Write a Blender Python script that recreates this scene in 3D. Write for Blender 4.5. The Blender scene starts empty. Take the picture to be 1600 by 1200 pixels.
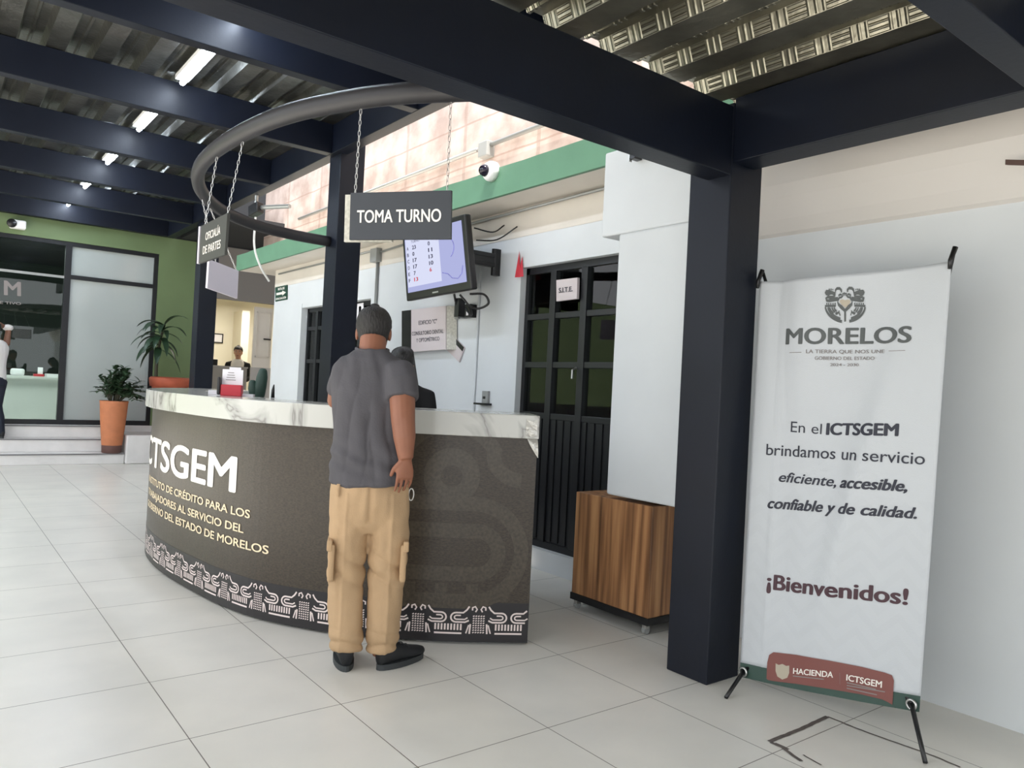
import bpy, bmesh, random
import numpy as np
from math import *
from mathutils import Vector, noise, Matrix
random.seed(7)
SC = bpy.context.scene
COL = SC.collection

# ------------------------------------------------------------------ camera
F = 1193.166; EYE = 1.31
YAW, PITCH, ROLL = .658297830, .00916737791, .0507362779
def cam_rows(y, p, r):
    f = np.array([sin(y)*cos(p), cos(y)*cos(p), sin(p)])
    right = np.array([cos(y), -sin(y), 0.]); up = np.cross(right, f)
    return np.array([cos(r)*right+sin(r)*up, sin(r)*right-cos(r)*up, f])
CM = cam_rows(YAW, PITCH, ROLL); CO = np.array([0, 0, EYE])
cd = bpy.data.cameras.new('camera'); co = bpy.data.objects.new('camera', cd); COL.objects.link(co)
cd.sensor_width = 36; cd.lens = F/1600*36; cd.clip_start = .05; cd.clip_end = 200
m4 = Matrix.Identity(4)
for i in range(3):
    m4[i][0] = CM[0][i]; m4[i][1] = -CM[1][i]; m4[i][2] = -CM[2][i]; m4[i][3] = CO[i]
co.matrix_world = m4
SC.camera = co

# ------------------------------------------------------------------ light
w = bpy.data.worlds.new('sky'); SC.world = w; w.use_nodes = True
bg = w.node_tree.nodes['Background']; bg.inputs[0].default_value = (.93, .96, 1, 1); bg.inputs[1].default_value = 1.0
sl = bpy.data.lights.new('sun', 'SUN'); sl.energy = 4.5; sl.angle = .009; sl.color = (1, .93, .86)
so = bpy.data.objects.new('sun', sl); COL.objects.link(so)
so.rotation_euler = Vector((.12, .38, -1.0)).to_track_quat('-Z', 'Y').to_euler(); so.location = (-6, 0, 12)
def area(name, loc, aim, size, energy, color):
    l = bpy.data.lights.new(name, 'AREA'); l.energy = energy; l.color = color; l.shape = 'RECTANGLE'; l.size, l.size_y = size
    o = bpy.data.objects.new(name, l); COL.objects.link(o); o.location = loc
    o.rotation_euler = (Vector(aim)-Vector(loc)).to_track_quat('-Z', 'Y').to_euler(); return o
area('reception_lamp', (4.9, 14.2, 2.72), (4.9, 14.2, 0), (1.2, .6), 14, (1, .95, .84))
area('office_fill', (.8, 13.3, 3.1), (1.2, 14.0, 0), (1.2, .4), 34, (.95, 1, .97))  # unseen fill light added inside so the white desk front shows
vs = SC.view_settings
vs.view_transform = 'Standard'; vs.look = 'None'; vs.exposure = 1.4; vs.gamma = 1; vs.use_curve_mapping = False

# ------------------------------------------------------------------ pixel -> place helpers (real planes at real distances)
def ray(px, py): return CM.T @ np.array([px-800, py-600, F])
def pl(px, py, axis, val):
    d = ray(px, py); return CO+(val-CO[axis])/d[axis]*d
def pvert(px, py, A, B):           # vertical plane through two plan points
    n = np.array([B[1]-A[1], A[0]-B[0], 0]); d = ray(px, py)
    return CO+(n @ (np.array([A[0], A[1], 0])-CO))/(n @ d)*d
def pplane(px, py, p0, n):
    d = ray(px, py); return CO+(np.array(n) @ (np.array(p0)-CO))/(np.array(n) @ d)*d

# ------------------------------------------------------------------ materials
def lin(c):
    return tuple(((x/255)/12.92 if x/255 <= .04045 else ((x/255+.055)/1.055)**2.4) for x in c)+(1,)
class NT:
    def __init__(s, m): s.t = m.node_tree; s.n = s.t.nodes; s.l = s.t.links
    def new(s, t, **k):
        x = s.n.new(t)
        for a, b in k.items(): setattr(x, a, b)
        return x
    def link(s, a, b): s.l.new(a, b)
    def math(s, op, a, b=None):
        x = s.n.new('ShaderNodeMath'); x.operation = op
        for i, v in enumerate((a, b)):
            if v is None: continue
            if isinstance(v, (int, float)): x.inputs[i].default_value = v
            else: s.l.new(v, x.inputs[i])
        return x.outputs[0]
def mat(name, rgb, rough=.5, metal=0, var=0, vscale=6, bump=0, bscale=60, spec=.5, rgb2=None, stretch=None, detail=4, coat=0):
    m = bpy.data.materials.new(name); m.use_nodes = True; T = NT(m); b = T.n['Principled BSDF']
    c = lin(rgb)
    b.inputs['Base Color'].default_value = c; b.inputs['Roughness'].default_value = rough; b.inputs['Metallic'].default_value = metal
    b.inputs['Specular IOR Level'].default_value = spec; b.inputs['Coat Weight'].default_value = coat
    tc = T.new('ShaderNodeTexCoord'); mp = T.new('ShaderNodeMapping'); T.link(tc.outputs['Object'], mp.inputs[0])
    if stretch: mp.inputs['Scale'].default_value = stretch
    if var or rgb2:
        nz = T.new('ShaderNodeTexNoise'); nz.inputs['Scale'].default_value = vscale; nz.inputs['Detail'].default_value = detail
        T.link(mp.outputs[0], nz.inputs['Vector'])
        r = T.new('ShaderNodeValToRGB'); T.link(nz.outputs[0], r.inputs[0])
        r.color_ramp.elements[0].position = .3; r.color_ramp.elements[1].position = .7
        c2 = lin(rgb2) if rgb2 else tuple(min(1, x*(1+var)) for x in c[:3])+(1,)
        c1 = c if rgb2 else tuple(x*(1-var) for x in c[:3])+(1,)
        r.color_ramp.elements[0].color = c1; r.color_ramp.elements[1].color = c2
        T.link(r.outputs[0], b.inputs['Base Color'])
    if bump:
        nz = T.new('ShaderNodeTexNoise'); nz.inputs['Scale'].default_value = bscale; nz.inputs['Detail'].default_value = 3
        T.link(mp.outputs[0], nz.inputs['Vector'])
        bp = T.new('ShaderNodeBump'); bp.inputs['Strength'].default_value = bump; bp.inputs['Distance'].default_value = .01
        T.link(nz.outputs[0], bp.inputs['Height']); T.link(bp.outputs[0], b.inputs['Normal'])
    return m
def emit(name, rgb, s):
    m = bpy.data.materials.new(name); m.use_nodes = True; T = NT(m); T.n.clear()
    e = T.new('ShaderNodeEmission'); e.inputs[0].default_value = lin(rgb); e.inputs[1].default_value = s
    T.link(e.outputs[0], T.new('ShaderNodeOutputMaterial').inputs[0]); return m
def glass(name, tint=(230, 240, 235), ior=1.6):
    m = bpy.data.materials.new(name); m.use_nodes = True; T = NT(m); T.n.clear()
    t = T.new('ShaderNodeBsdfTransparent'); t.inputs[0].default_value = lin(tint)
    g = T.new('ShaderNodeBsdfGlossy'); g.inputs['Roughness'].default_value = .01
    f = T.new('ShaderNodeFresnel'); f.inputs[0].default_value = ior
    x = T.new('ShaderNodeMixShader'); T.link(f.outputs[0], x.inputs[0]); T.link(t.outputs[0], x.inputs[1]); T.link(g.outputs[0], x.inputs[2])
    T.link(x.outputs[0], T.new('ShaderNodeOutputMaterial').inputs[0]); return m

M = {}
M['steel'] = mat('navy_black_painted_steel', (11, 17, 30), .45, spec=.32, var=.15, vscale=3, bump=.05, bscale=40)
M['white_wall'] = mat('white_wall_paint', (214, 218, 220), .6, var=.03, vscale=2, bump=.06, bscale=25)
M['cream_wall'] = mat('cream_wall_paint', (218, 211, 200), .6, var=.04, vscale=3, bump=.05, bscale=30)
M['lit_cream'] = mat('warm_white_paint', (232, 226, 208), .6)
M['green_fascia'] = mat('sage_green_paint', (88, 130, 104), .55, var=.06, vscale=4, bump=.05)
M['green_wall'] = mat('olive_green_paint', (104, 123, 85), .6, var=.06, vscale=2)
M['pink_wall'] = mat('pale_pink_plaster', (206, 184, 175), .8, vscale=5, rgb2=(176, 150, 141), bump=.3, bscale=14, detail=8)
def pink_joints():
    m = mat('pale_pink_block_wall', (214, 198, 190), .8, bump=.3, bscale=14); T = NT(m); b = T.n['Principled BSDF']
    tc = T.new('ShaderNodeTexCoord'); sp = T.new('ShaderNodeSeparateXYZ'); T.link(tc.outputs['Object'], sp.inputs[0])
    n = T.new('ShaderNodeTexNoise'); n.inputs['Scale'].default_value = 3.5; n.inputs['Detail'].default_value = 7; T.link(tc.outputs['Object'], n.inputs['Vector'])
    r = T.new('ShaderNodeValToRGB'); T.link(n.outputs[0], r.inputs[0]); r.color_ramp.elements[0].position = .35; r.color_ramp.elements[1].position = .62
    r.color_ramp.elements[0].color = lin((174, 155, 146)); r.color_ramp.elements[1].color = lin((205, 189, 181))
    nn = T.math('MULTIPLY', n.outputs[0], .06)
    def joint(o, per):
        f = T.math('FRACT', T.math('ADD', T.math('MULTIPLY', o, 1/per), nn)); return T.math('LESS_THAN', T.math('ABSOLUTE', T.math('SUBTRACT', f, .5)), .022)
    j = T.math('MAXIMUM', joint(sp.outputs[2], .40), T.math('MULTIPLY', joint(sp.outputs[1], 1.1), .7))
    mx = T.new('ShaderNodeMix', data_type='RGBA'); T.link(T.math('MULTIPLY', j, .55), mx.inputs[0]); T.link(r.outputs[0], mx.inputs[6]); mx.inputs[7].default_value = lin((150, 124, 112))
    T.link(mx.outputs[2], b.inputs['Base Color']); return m
M['pink_wall'] = pink_joints()
M['white_step'] = mat('white_step_paint', (220, 218, 216), .5, var=.06, vscale=5)
M['dark_void'] = mat('dark_unlit_paint', (30, 32, 36), .8)  # near-black base colour standing in for unlit spaces
M['frame'] = mat('black_window_metal', (22, 24, 28), .4)
M['glass'] = glass('clear_glass'); M['dark_glass'] = glass('door_glass', (222, 230, 226), 1.45)
M['frost'] = mat('frosted_film_glass', (172, 180, 178), .12, var=.05, vscale=1.2, spec=.7)
M['white_plastic'] = mat('white_plastic', (232, 232, 230), .4)
M['black_plastic'] = mat('black_plastic', (20, 20, 22), .35)
M['grey_plastic'] = mat('grey_plastic', (150, 152, 150), .4)
M['grey_metal'] = mat('galvanised_conduit', (168, 170, 168), .4, .5)
M['chrome'] = mat('zinc_metal', (190, 190, 188), .3, .9)
M['sign_grey'] = mat('charcoal_sign_board', (46, 50, 56), .5)
M['sign_dark'] = mat('dark_sign_board', (60, 61, 58), .5)
M['sign_white'] = mat('white_sign_board', (226, 220, 230), .5)
M['granite'] = mat('speckled_grey_board', (176, 174, 162), .6, rgb2=(206, 204, 192), vscale=60)
M['placard'] = mat('pale_mauve_placard', (208, 198, 198), .5)
M['letter_white'] = mat('white_lettering', (240, 236, 228), .5)
M['letter_cream'] = mat('cream_lettering', (232, 214, 180), .5)
M['letter_dark'] = mat('dark_lettering', (44, 46, 58), .6)
M['letter_grey'] = mat('grey_green_lettering', (84, 88, 88), .6)
M['letter_pale'] = mat('pale_grey_lettering', (132, 126, 124), .6)
M['letter_maroon'] = mat('maroon_lettering', (72, 46, 54), .6)
M['tan'] = mat('tan_print', (178, 168, 150), .6)
M['terracotta'] = mat('terracotta', (188, 118, 80), .7, var=.1, vscale=8)
M['terracotta_red'] = mat('red_terracotta', (176, 88, 62), .7, var=.1, vscale=8)
M['dirt_brown'] = mat('stained_dark_terracotta', (96, 68, 62), .8)
M['soil'] = mat('potting_soil', (50, 38, 30), .9)
M['leaf'] = mat('dark_green_leaf', (58, 84, 58), .45, var=.25, vscale=20)
M['leaf_long'] = mat('deep_green_leaf', (40, 64, 44), .4, var=.2, vscale=10)
M['stem'] = mat('brown_green_stem', (62, 60, 44), .7)
M['skin'] = mat('tan_skin', (138, 90, 68), .55, var=.08, vscale=12)
M['skin_dark'] = mat('brown_skin', (126, 88, 70), .55, var=.08, vscale=12)
M['skin_light'] = mat('light_brown_skin', (176, 132, 108), .55)
M['hair'] = mat('black_hair', (24, 22, 22), .5, bump=.8, bscale=50, stretch=(3, 3, .5))
M['hair_grey'] = mat('greying_black_hair', (20, 18, 18), .6, bump=.9, bscale=60, rgb2=(44, 41, 39), vscale=90, stretch=(2, 2, .6))
M['shirt'] = mat('charcoal_cotton', (78, 76, 80), .9, var=.08, vscale=9, bump=.15, bscale=120)
M['khaki'] = mat('khaki_twill', (176, 147, 113), .85, var=.06, vscale=7, bump=.15, bscale=150)
M['shoe'] = mat('black_suede', (26, 28, 31), .75, var=.2, vscale=30)
M['sole'] = mat('black_rubber', (48, 52, 54), .6)
M['white_cloth'] = mat('white_cloth', (226, 224, 222), .9)
M['navy_cloth'] = mat('navy_denim', (30, 36, 50), .9)
M['black_cloth'] = mat('black_cloth', (20, 20, 23), .85)
M['red'] = mat('red_plastic', (196, 40, 56), .45)
M['paper'] = mat('white_paper', (236, 234, 238), .7)
M['lip'] = mat('lip', (130, 76, 68), .5); M['eye'] = mat('eye_white', (225, 222, 216), .2)
M['green_dark'] = mat('dark_green_plastic', (34, 62, 52), .5)
M['sign_green'] = mat('evacuation_green', (24, 66, 50), .5)
M['maroon'] = mat('maroon_vinyl', (122, 72, 66), .5, var=.05, vscale=5)
M['teal'] = mat('dark_green_vinyl', (52, 76, 68), .5)
M['black_base'] = mat('black_laminate', (22, 22, 24), .5)
M['tube'] = emit('lit_fluorescent_tube', (225, 238, 255), 26)
M['glow'] = emit('lit_screen', (186, 191, 236), .34)
M['glow_card'] = emit('lit_screen_table', (214, 218, 242), .40)
M['foil'] = mat('crumpled_silver_vinyl', (190, 188, 182), .25, .3, bump=.8, bscale=30)
M['grime'] = mat('dark_floor_sealant', (92, 84, 80), .8, var=.3, vscale=40)
M['ink'] = mat('dark_screen_print', (40, 36, 70), .6)

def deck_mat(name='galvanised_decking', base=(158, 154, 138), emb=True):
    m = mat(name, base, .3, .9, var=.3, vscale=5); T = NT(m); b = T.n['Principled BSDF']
    tc = T.new('ShaderNodeTexCoord'); sp = T.new('ShaderNodeSeparateXYZ'); T.link(tc.outputs['Object'], sp.inputs[0])
    # embossed bars: alternate groups of lengthwise and crosswise dashes along Y
    y = T.math('FRACT', T.math('MULTIPLY', sp.outputs[1], 1/.15))
    grp = T.math('GREATER_THAN', y, .5)
    a = T.math('SINE', T.math('MULTIPLY', sp.outputs[2], 2*pi/.02))
    c = T.math('SINE', T.math('MULTIPLY', sp.outputs[1], 2*pi/.030))
    a = T.math('MAXIMUM', a, -.2); c = T.math('MAXIMUM', c, -.2)
    mx = T.math('ADD', T.math('MULTIPLY', T.math('MULTIPLY', a, 1.8), grp), T.math('MULTIPLY', c, T.math('SUBTRACT', 1, grp)))
    nz = T.new('ShaderNodeTexNoise'); nz.inputs['Scale'].default_value = 28; T.link(tc.outputs['Object'], nz.inputs['Vector'])
    mx = T.math('MULTIPLY', mx, T.math('MULTIPLY', T.math('GREATER_THAN', sp.outputs[2], 2.7275), T.math('LESS_THAN', sp.outputs[2], 2.7835))) if emb else mx
    h = T.math('ADD', T.math('MULTIPLY', mx, 1.0 if emb else 0), T.math('MULTIPLY', nz.outputs[0], .5))
    bp = T.new('ShaderNodeBump'); bp.inputs['Strength'].default_value = .6; bp.inputs['Distance'].default_value = .006 if emb else .012
    T.link(h, bp.inputs['Height']); T.link(bp.outputs[0], b.inputs['Normal'])
    return m
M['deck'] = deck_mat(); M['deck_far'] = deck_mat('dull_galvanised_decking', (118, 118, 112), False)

def floor_mat():
    m = bpy.data.materials.new('pale_floor_tiles'); m.use_nodes = True; T = NT(m); b = T.n['Principled BSDF']
    tc = T.new('ShaderNodeTexCoord'); sp = T.new('ShaderNodeSeparateXYZ'); T.link(tc.outputs['Object'], sp.inputs[0])
    def line(o, off, s):
        fr = T.math('FRACT', T.math('DIVIDE', T.math('SUBTRACT', o, off-60*s), s))
        d = T.math('MINIMUM', fr, T.math('SUBTRACT', 1, fr)); return T.math('LESS_THAN', d, .0032)
    g = T.math('MAXIMUM', line(sp.outputs[0], .8232, .5893), line(sp.outputs[1], 2.8574, .6099))
    n1 = T.new('ShaderNodeTexNoise'); n1.inputs['Scale'].default_value = 2.2; n1.inputs['Detail'].default_value = 6; T.link(tc.outputs['Object'], n1.inputs['Vector'])
    r = T.new('ShaderNodeValToRGB'); T.link(n1.outputs[0], r.inputs[0])
    r.color_ramp.elements[0].position = .3; r.color_ramp.elements[1].position = .7
    r.color_ramp.elements[0].color = lin((213, 211, 204)); r.color_ramp.elements[1].color = lin((226, 223, 215))
    mx = T.new('ShaderNodeMix', data_type='RGBA'); T.link(g, mx.inputs[0]); T.link(r.outputs[0], mx.inputs[6]); mx.inputs[7].default_value = lin((104, 98, 92))
    T.link(mx.outputs[2], b.inputs['Base Color'])
    b.inputs['Roughness'].default_value = .33; b.inputs['Specular IOR Level'].default_value = .45
    return m
M['floor'] = floor_mat()

def wood_mat():
    m = bpy.data.materials.new('walnut_laminate'); m.use_nodes = True; T = NT(m); b = T.n['Principled BSDF']
    tc = T.new('ShaderNodeTexCoord'); mp = T.new('ShaderNodeMapping'); T.link(tc.outputs['Object'], mp.inputs[0]); mp.inputs['Scale'].default_value = (26, 26, 1.1)
    n = T.new('ShaderNodeTexNoise'); n.inputs['Scale'].default_value = 1; n.inputs['Detail'].default_value = 5; T.link(mp.outputs[0], n.inputs['Vector'])
    r = T.new('ShaderNodeValToRGB'); T.link(n.outputs[0], r.inputs[0])
    e = r.color_ramp.elements; e[0].position = .3; e[0].color = lin((98, 68, 46)); e[1].position = .72; e[1].color = lin((192, 146, 100))
    x = e.new(.48); x.color = lin((150, 106, 70)); x = e.new(.56); x.color = lin((170, 124, 84))
    T.link(r.outputs[0], b.inputs['Base Color']); b.inputs['Roughness'].default_value = .42; return m
M['wood'] = wood_mat()

def marble_mat():
    m = bpy.data.materials.new('white_marble_vinyl'); m.use_nodes = True; T = NT(m); b = T.n['Principled BSDF']
    tc = T.new('ShaderNodeTexCoord')
    n = T.new('ShaderNodeTexNoise'); n.inputs['Scale'].default_value = 1.6; n.inputs['Detail'].default_value = 5; n.inputs['Distortion'].default_value = 1.2; T.link(tc.outputs['Object'], n.inputs['Vector'])
    d = T.math('ABSOLUTE', T.math('SUBTRACT', n.outputs[0], .5))
    r = T.new('ShaderNodeValToRGB'); T.link(d, r.inputs[0]); e = r.color_ramp.elements
    e[0].position = 0; e[0].color = lin((134, 132, 128)); e[1].position = .05; e[1].color = lin((192, 192, 186))
    x = e.new(.012); x.color = lin((168, 167, 162))
    T.link(r.outputs[0], b.inputs['Base Color']); b.inputs['Roughness'].default_value = .16; return m
M['marble'] = marble_mat()
def vinyl_mat():
    m = mat('brown_flecked_vinyl', (42, 36, 29), .36, rgb2=(68, 59, 48), vscale=70, stretch=(1, 1, 2.2), detail=6, spec=.38); return m
M['vinyl'] = vinyl_mat()
M['vinyl_dark'] = mat('charcoal_vinyl', (38, 36, 38), .36, spec=.38)
M['vinyl_motif'] = mat('lighter_brown_print', (56, 50, 42), .32, rgb2=(76, 68, 57), vscale=70, spec=.38)
M['border'] = mat('pale_pink_print', (222, 208, 204), .4)
def banner_mat():
    m = mat('white_banner_cloth', (194, 198, 202), .55, bump=.08, bscale=200); T = NT(m); b = T.n['Principled BSDF']
    tc = T.new('ShaderNodeTexCoord'); sp = T.new('ShaderNodeSeparateXYZ'); T.link(tc.outputs['Object'], sp.inputs[0])
    zz = T.math('ABSOLUTE', T.math('SUBTRACT', T.math('FRACT', T.math('MULTIPLY', sp.outputs[1], 6.5)), .5))
    s = T.math('SINE', T.math('MULTIPLY', T.math('ADD', sp.outputs[2], T.math('MULTIPLY', zz, .16)), 70))
    low = T.math('LESS_THAN', sp.outputs[2], .95)
    k = T.math('MULTIPLY', T.math('MULTIPLY', T.math('GREATER_THAN', s, .2), low), .045)
    mx = T.new('ShaderNodeMix', data_type='RGBA'); T.link(k, mx.inputs[0]); mx.inputs[6].default_value = lin((194, 198, 202)); mx.inputs[7].default_value = lin((150, 154, 160))
    T.link(mx.outputs[2], b.inputs['Base Color']); return m
M['banner'] = banner_mat()

# ------------------------------------------------------------------ mesh helpers
ORG = {}
class MB:
    def __init__(s): s.v = []; s.f = []
    def add(s, vs, fs):
        k = len(s.v); s.v += [tuple(map(float, p)) for p in vs]; s.f += [tuple(i+k for i in f) for f in fs]; return s
    def box(s, x0, x1, y0, y1, z0, z1):
        return s.add([(x0,y0,z0),(x1,y0,z0),(x1,y1,z0),(x0,y1,z0),(x0,y0,z1),(x1,y0,z1),(x1,y1,z1),(x0,y1,z1)],
                     [(3,2,1,0),(4,5,6,7),(0,1,5,4),(1,2,6,5),(2,3,7,6),(3,0,4,7)])
    def slab(s, quad, th):           # quad of 3-D points thickened along its normal (both ways th/2)
        q = [np.array(p, float) for p in quad]; n = np.cross(q[1]-q[0], q[-1]-q[0]); n /= np.linalg.norm(n); k = len(q)
        vs = [p+n*th/2 for p in q]+[p-n*th/2 for p in q]
        return s.add(vs, [tuple(range(k)), tuple(range(2*k-1, k-1, -1))]+[(i, i+k, (i+1) % k+k, (i+1) % k) for i in range(k)])
    def obox(s, c, a, b, d):
        c, a, b, d = (np.array(x, float) for x in (c, a, b, d))
        return s.add([c-a-b-d, c+a-b-d, c+a+b-d, c-a+b-d, c-a-b+d, c+a-b+d, c+a+b+d, c-a+b+d],
                     [(3,2,1,0),(4,5,6,7),(0,1,5,4),(1,2,6,5),(2,3,7,6),(3,0,4,7)])
    def loft(s, secs, n=20, cap=True):
        k = len(s.v); vs = []; fs = []
        for c, a, b in secs:
            c, a, b = np.array(c, float), np.array(a, float), np.array(b, float)
            for i in range(n):
                t = 2*pi*i/n; vs.append(c+cos(t)*a+sin(t)*b)
        m = len(secs)
        for j in range(m-1):
            for i in range(n): fs.append((j*n+i, j*n+(i+1) % n, (j+1)*n+(i+1) % n, (j+1)*n+i))
        if cap: fs.append(tuple(range(n-1, -1, -1))); fs.append(tuple(range((m-1)*n, m*n)))
        return s.add(vs, fs)
    def tube(s, pts, r, n=8, flat=1., closed=False, ref=None, roundcap=False):
        P = [np.array(p, float) for p in pts]; m = len(P)
        R = [r]*m if isinstance(r, (int, float)) else list(r)
        secs = []; up = np.array(ref if ref is not None else (0, 0, 1.), float)
        a = None
        for i in range(m):
            t = (P[(i+1) % m]-P[i-1]) if closed else P[min(i+1, m-1)]-P[max(i-1, 0)]
            t = t/(np.linalg.norm(t)+1e-12)
            if a is None:
                a = np.cross(t, up)
                if np.linalg.norm(a) < .05: a = np.cross(t, (0, 1., .1))
            a = a-t*(a @ t)
            a /= np.linalg.norm(a)
            b = np.cross(t, a)
            secs.append((P[i], a*R[i], b*R[i]*flat, t))
        if roundcap:
            c, x, y, t = secs[0]; rr = min(np.linalg.norm(x), np.linalg.norm(y))
            pre = [(c-t*rr*.9, x*.4, y*.4), (c-t*rr*.6, x*.78, y*.78)]
            c, x, y, t = secs[-1]; rr = min(np.linalg.norm(x), np.linalg.norm(y))
            post = [(c+t*rr*.6, x*.78, y*.78), (c+t*rr*.9, x*.4, y*.4)]
            return s.loft(pre+[q[:3] for q in secs]+post, n)
        if closed:
            k0 = len(s.v); s.loft([q[:3] for q in secs], n, cap=False)
            s.f += [tuple(k0+x for x in ((m-1)*n+i, (m-1)*n+(i+1) % n, (i+1) % n, i)) for i in range(n)]
            return s
        return s.loft([q[:3] for q in secs], n)
    def lathe(s, prof, c, n=28):
        c = np.array(c, float)
        return s.loft([((c[0], c[1], c[2]+z), (r, 0, 0), (0, r, 0)) for r, z in prof], n)
    def ell(s, c, r, n=16, ax=None):
        A = [np.array(x, float) for x in (ax or ((1,0,0),(0,1,0),(0,0,1)))]; c = np.array(c, float)
        return s.loft([(c+A[2]*r[2]*sin(t), A[0]*r[0]*cos(t), A[1]*r[1]*cos(t)) for t in np.linspace(-pi/2*.96, pi/2*.96, 9)], n)
    def build(s, name, material, parent=None, smooth=False, bevel=0, loc=None, label=None):
        v = np.array(s.v)
        if parent is not None: o = ORG[parent.name]
        elif loc is not None: o = np.array(loc, float)
        else: o = np.array([(v[:,0].min()+v[:,0].max())/2, (v[:,1].min()+v[:,1].max())/2, v[:,2].min()])
        me = bpy.data.meshes.new(name); me.from_pydata([tuple(p) for p in v-o], [], s.f); me.update()
        bm = bmesh.new(); bm.from_mesh(me); bmesh.ops.recalc_face_normals(bm, faces=bm.faces); bm.to_mesh(me); bm.free()
        if smooth: me.shade_smooth()
        me.materials.append(M[material] if isinstance(material, str) else material)
        ob = bpy.data.objects.new(name, me); COL.objects.link(ob)
        if parent is not None: ob.parent = parent
        else: ob.location = o
        ORG[ob.name] = o
        if bevel:
            b = ob.modifiers.new('bevel', 'BEVEL'); b.width = bevel; b.segments = 2; b.limit_method = 'ANGLE'
        if label: ob['label'] = label
        return ob
def tag(o, label, cat, group=None):
    o['label'] = label; o['category'] = cat
    if group: o['group'] = group
    return o
def thing(name, label, cat, loc, group=None):
    o = bpy.data.objects.new(name, None); COL.objects.link(o); o.location = loc; o.empty_display_size = .1
    ORG[o.name] = np.array(loc, float); return tag(o, label, cat, group)
def struct(o): o['kind'] = 'structure'; return o
def catmull(P, n=16):
    P = np.array(P, float); Q = np.vstack([2*P[0]-P[1], P, 2*P[-1]-P[-2]]); out = []
    for i in range(1, len(Q)-2):
        a, b, c, d = Q[i-1:i+3]
        for k in range(n):
            t = k/n; out.append(.5*(2*b+(c-a)*t+(2*a-5*b+4*c-d)*t*t+(3*b-a-3*c+d)*t**3))
    out.append(P[-1]); return np.array(out)

# text as flat meshes -----------------------------------------------------------
def text_raw(body, bold=0, shear=0, space=1., align='LEFT', line=1.):
    cu = bpy.data.curves.new('t', 'FONT'); cu.body = body; cu.size = 1; cu.shear = shear; cu.space_character = space
    cu.align_x = align; cu.fill_mode = 'FRONT'; cu.dimensions = '2D'; cu.resolution_u = 5; cu.space_line = line
    ob = bpy.data.objects.new('t', cu); COL.objects.link(ob)
    dg = bpy.context.evaluated_depsgraph_get(); me = bpy.data.meshes.new_from_object(ob.evaluated_get(dg))
    V = np.array([(v.co[0], v.co[1], 0.) for v in me.vertices]); Fc = [tuple(p.vertices) for p in me.polygons]
    bpy.data.objects.remove(ob); bpy.data.curves.remove(cu); bpy.data.meshes.remove(me)
    if bold:                     # heavier weight: the same glyphs repeated around a small circle
        k = len(V); V0 = V; F0 = Fc; V = []; Fc = []
        for i in range(6):
            V.append(V0+1.15*bold*np.array([1.35*cos(i*pi/3), .8*sin(i*pi/3), 0])+np.array([0, 0, .00018*i])); Fc = Fc+[tuple(j+i*k for j in f) for f in F0]
        V = np.vstack(V)
    return V, Fc
CAP = .727     # Inter cap height per unit size
def text_on(mb, body, fn, box, bold=0, shear=0, base0=True, space=1.):
    """lay text out in the (u0,v0,u1,v1) box of surface fn(u,v): baseline at v0, capital height v1-v0, width u1-u0"""
    V, Fc = text_raw(body, bold, shear, space); u0, v0, u1, v1 = box
    x0, x1 = V[:,0].min(), V[:,0].max()
    mb.add([fn(u0+(x-x0)/(x1-x0)*(u1-u0), v0+y/CAP*(v1-v0), e) for x, y, e in V], Fc)
def strokes(mb, lines, wd, fn):
    for L in lines:
        mb.lay = getattr(mb, 'lay', 0)+1; e = .00012*(mb.lay % 9)
        L = [np.array(p, float) for p in L]; m = len(L); a = []; b = []
        for i in range(m):
            t = L[min(i+1, m-1)]-L[max(i-1, 0)]; t = t/(np.linalg.norm(t)+1e-9); n = np.array([-t[1], t[0]])
            a.append(fn(*(L[i]+n*wd/2), e)); b.append(fn(*(L[i]-n*wd/2), e))
        mb.add(a+b, [(i, i+1, m+i+1, m+i) for i in range(m-1)])
def dense(L, st=.04):
    out = []
    for p, q in zip(L[:-1], L[1:]):
        p, q = np.array(p, float), np.array(q, float); n = max(1, int(np.linalg.norm(q-p)/st)); out += [p+(q-p)*k/n for k in range(n)]
    return out+[np.array(L[-1], float)]
def homog(src, dst):
    A = []
    for (x, y), (u, v) in zip(src, dst):
        A.append([x, y, 1, 0, 0, 0, -u*x, -u*y, -u]); A.append([0, 0, 0, x, y, 1, -v*x, -v*y, -v])
    h = np.linalg.svd(np.array(A, float))[2][-1].reshape(3, 3)
    def f(x, y): q = h @ np.array([x, y, 1.]); return q[0]/q[2], q[1]/q[2]
    return f
def planefn(q, eps=.0025):        # q = TL,TR,BR,BL 3-D; returns fn(u,v) u right, v up, lifted towards the reader
    TL, TR, BR, BL = (np.array(p, float) for p in q); n = np.cross(TR-TL, BL-TL); n /= np.linalg.norm(n)
    if n @ (CO-TL) < 0: n = -n
    return lambda u, v, e=0: BL*(1-u)*(1-v)+BR*u*(1-v)+TR*u*v+TL*(1-u)*v+n*(eps+e)

#=====SETTING=====
# ------------------------------------------------------------------ setting
struct(MB().box(-9, 8, -7, 18, -.2, 0).build('floor', 'floor', loc=(0, 0, 0)))
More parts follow.
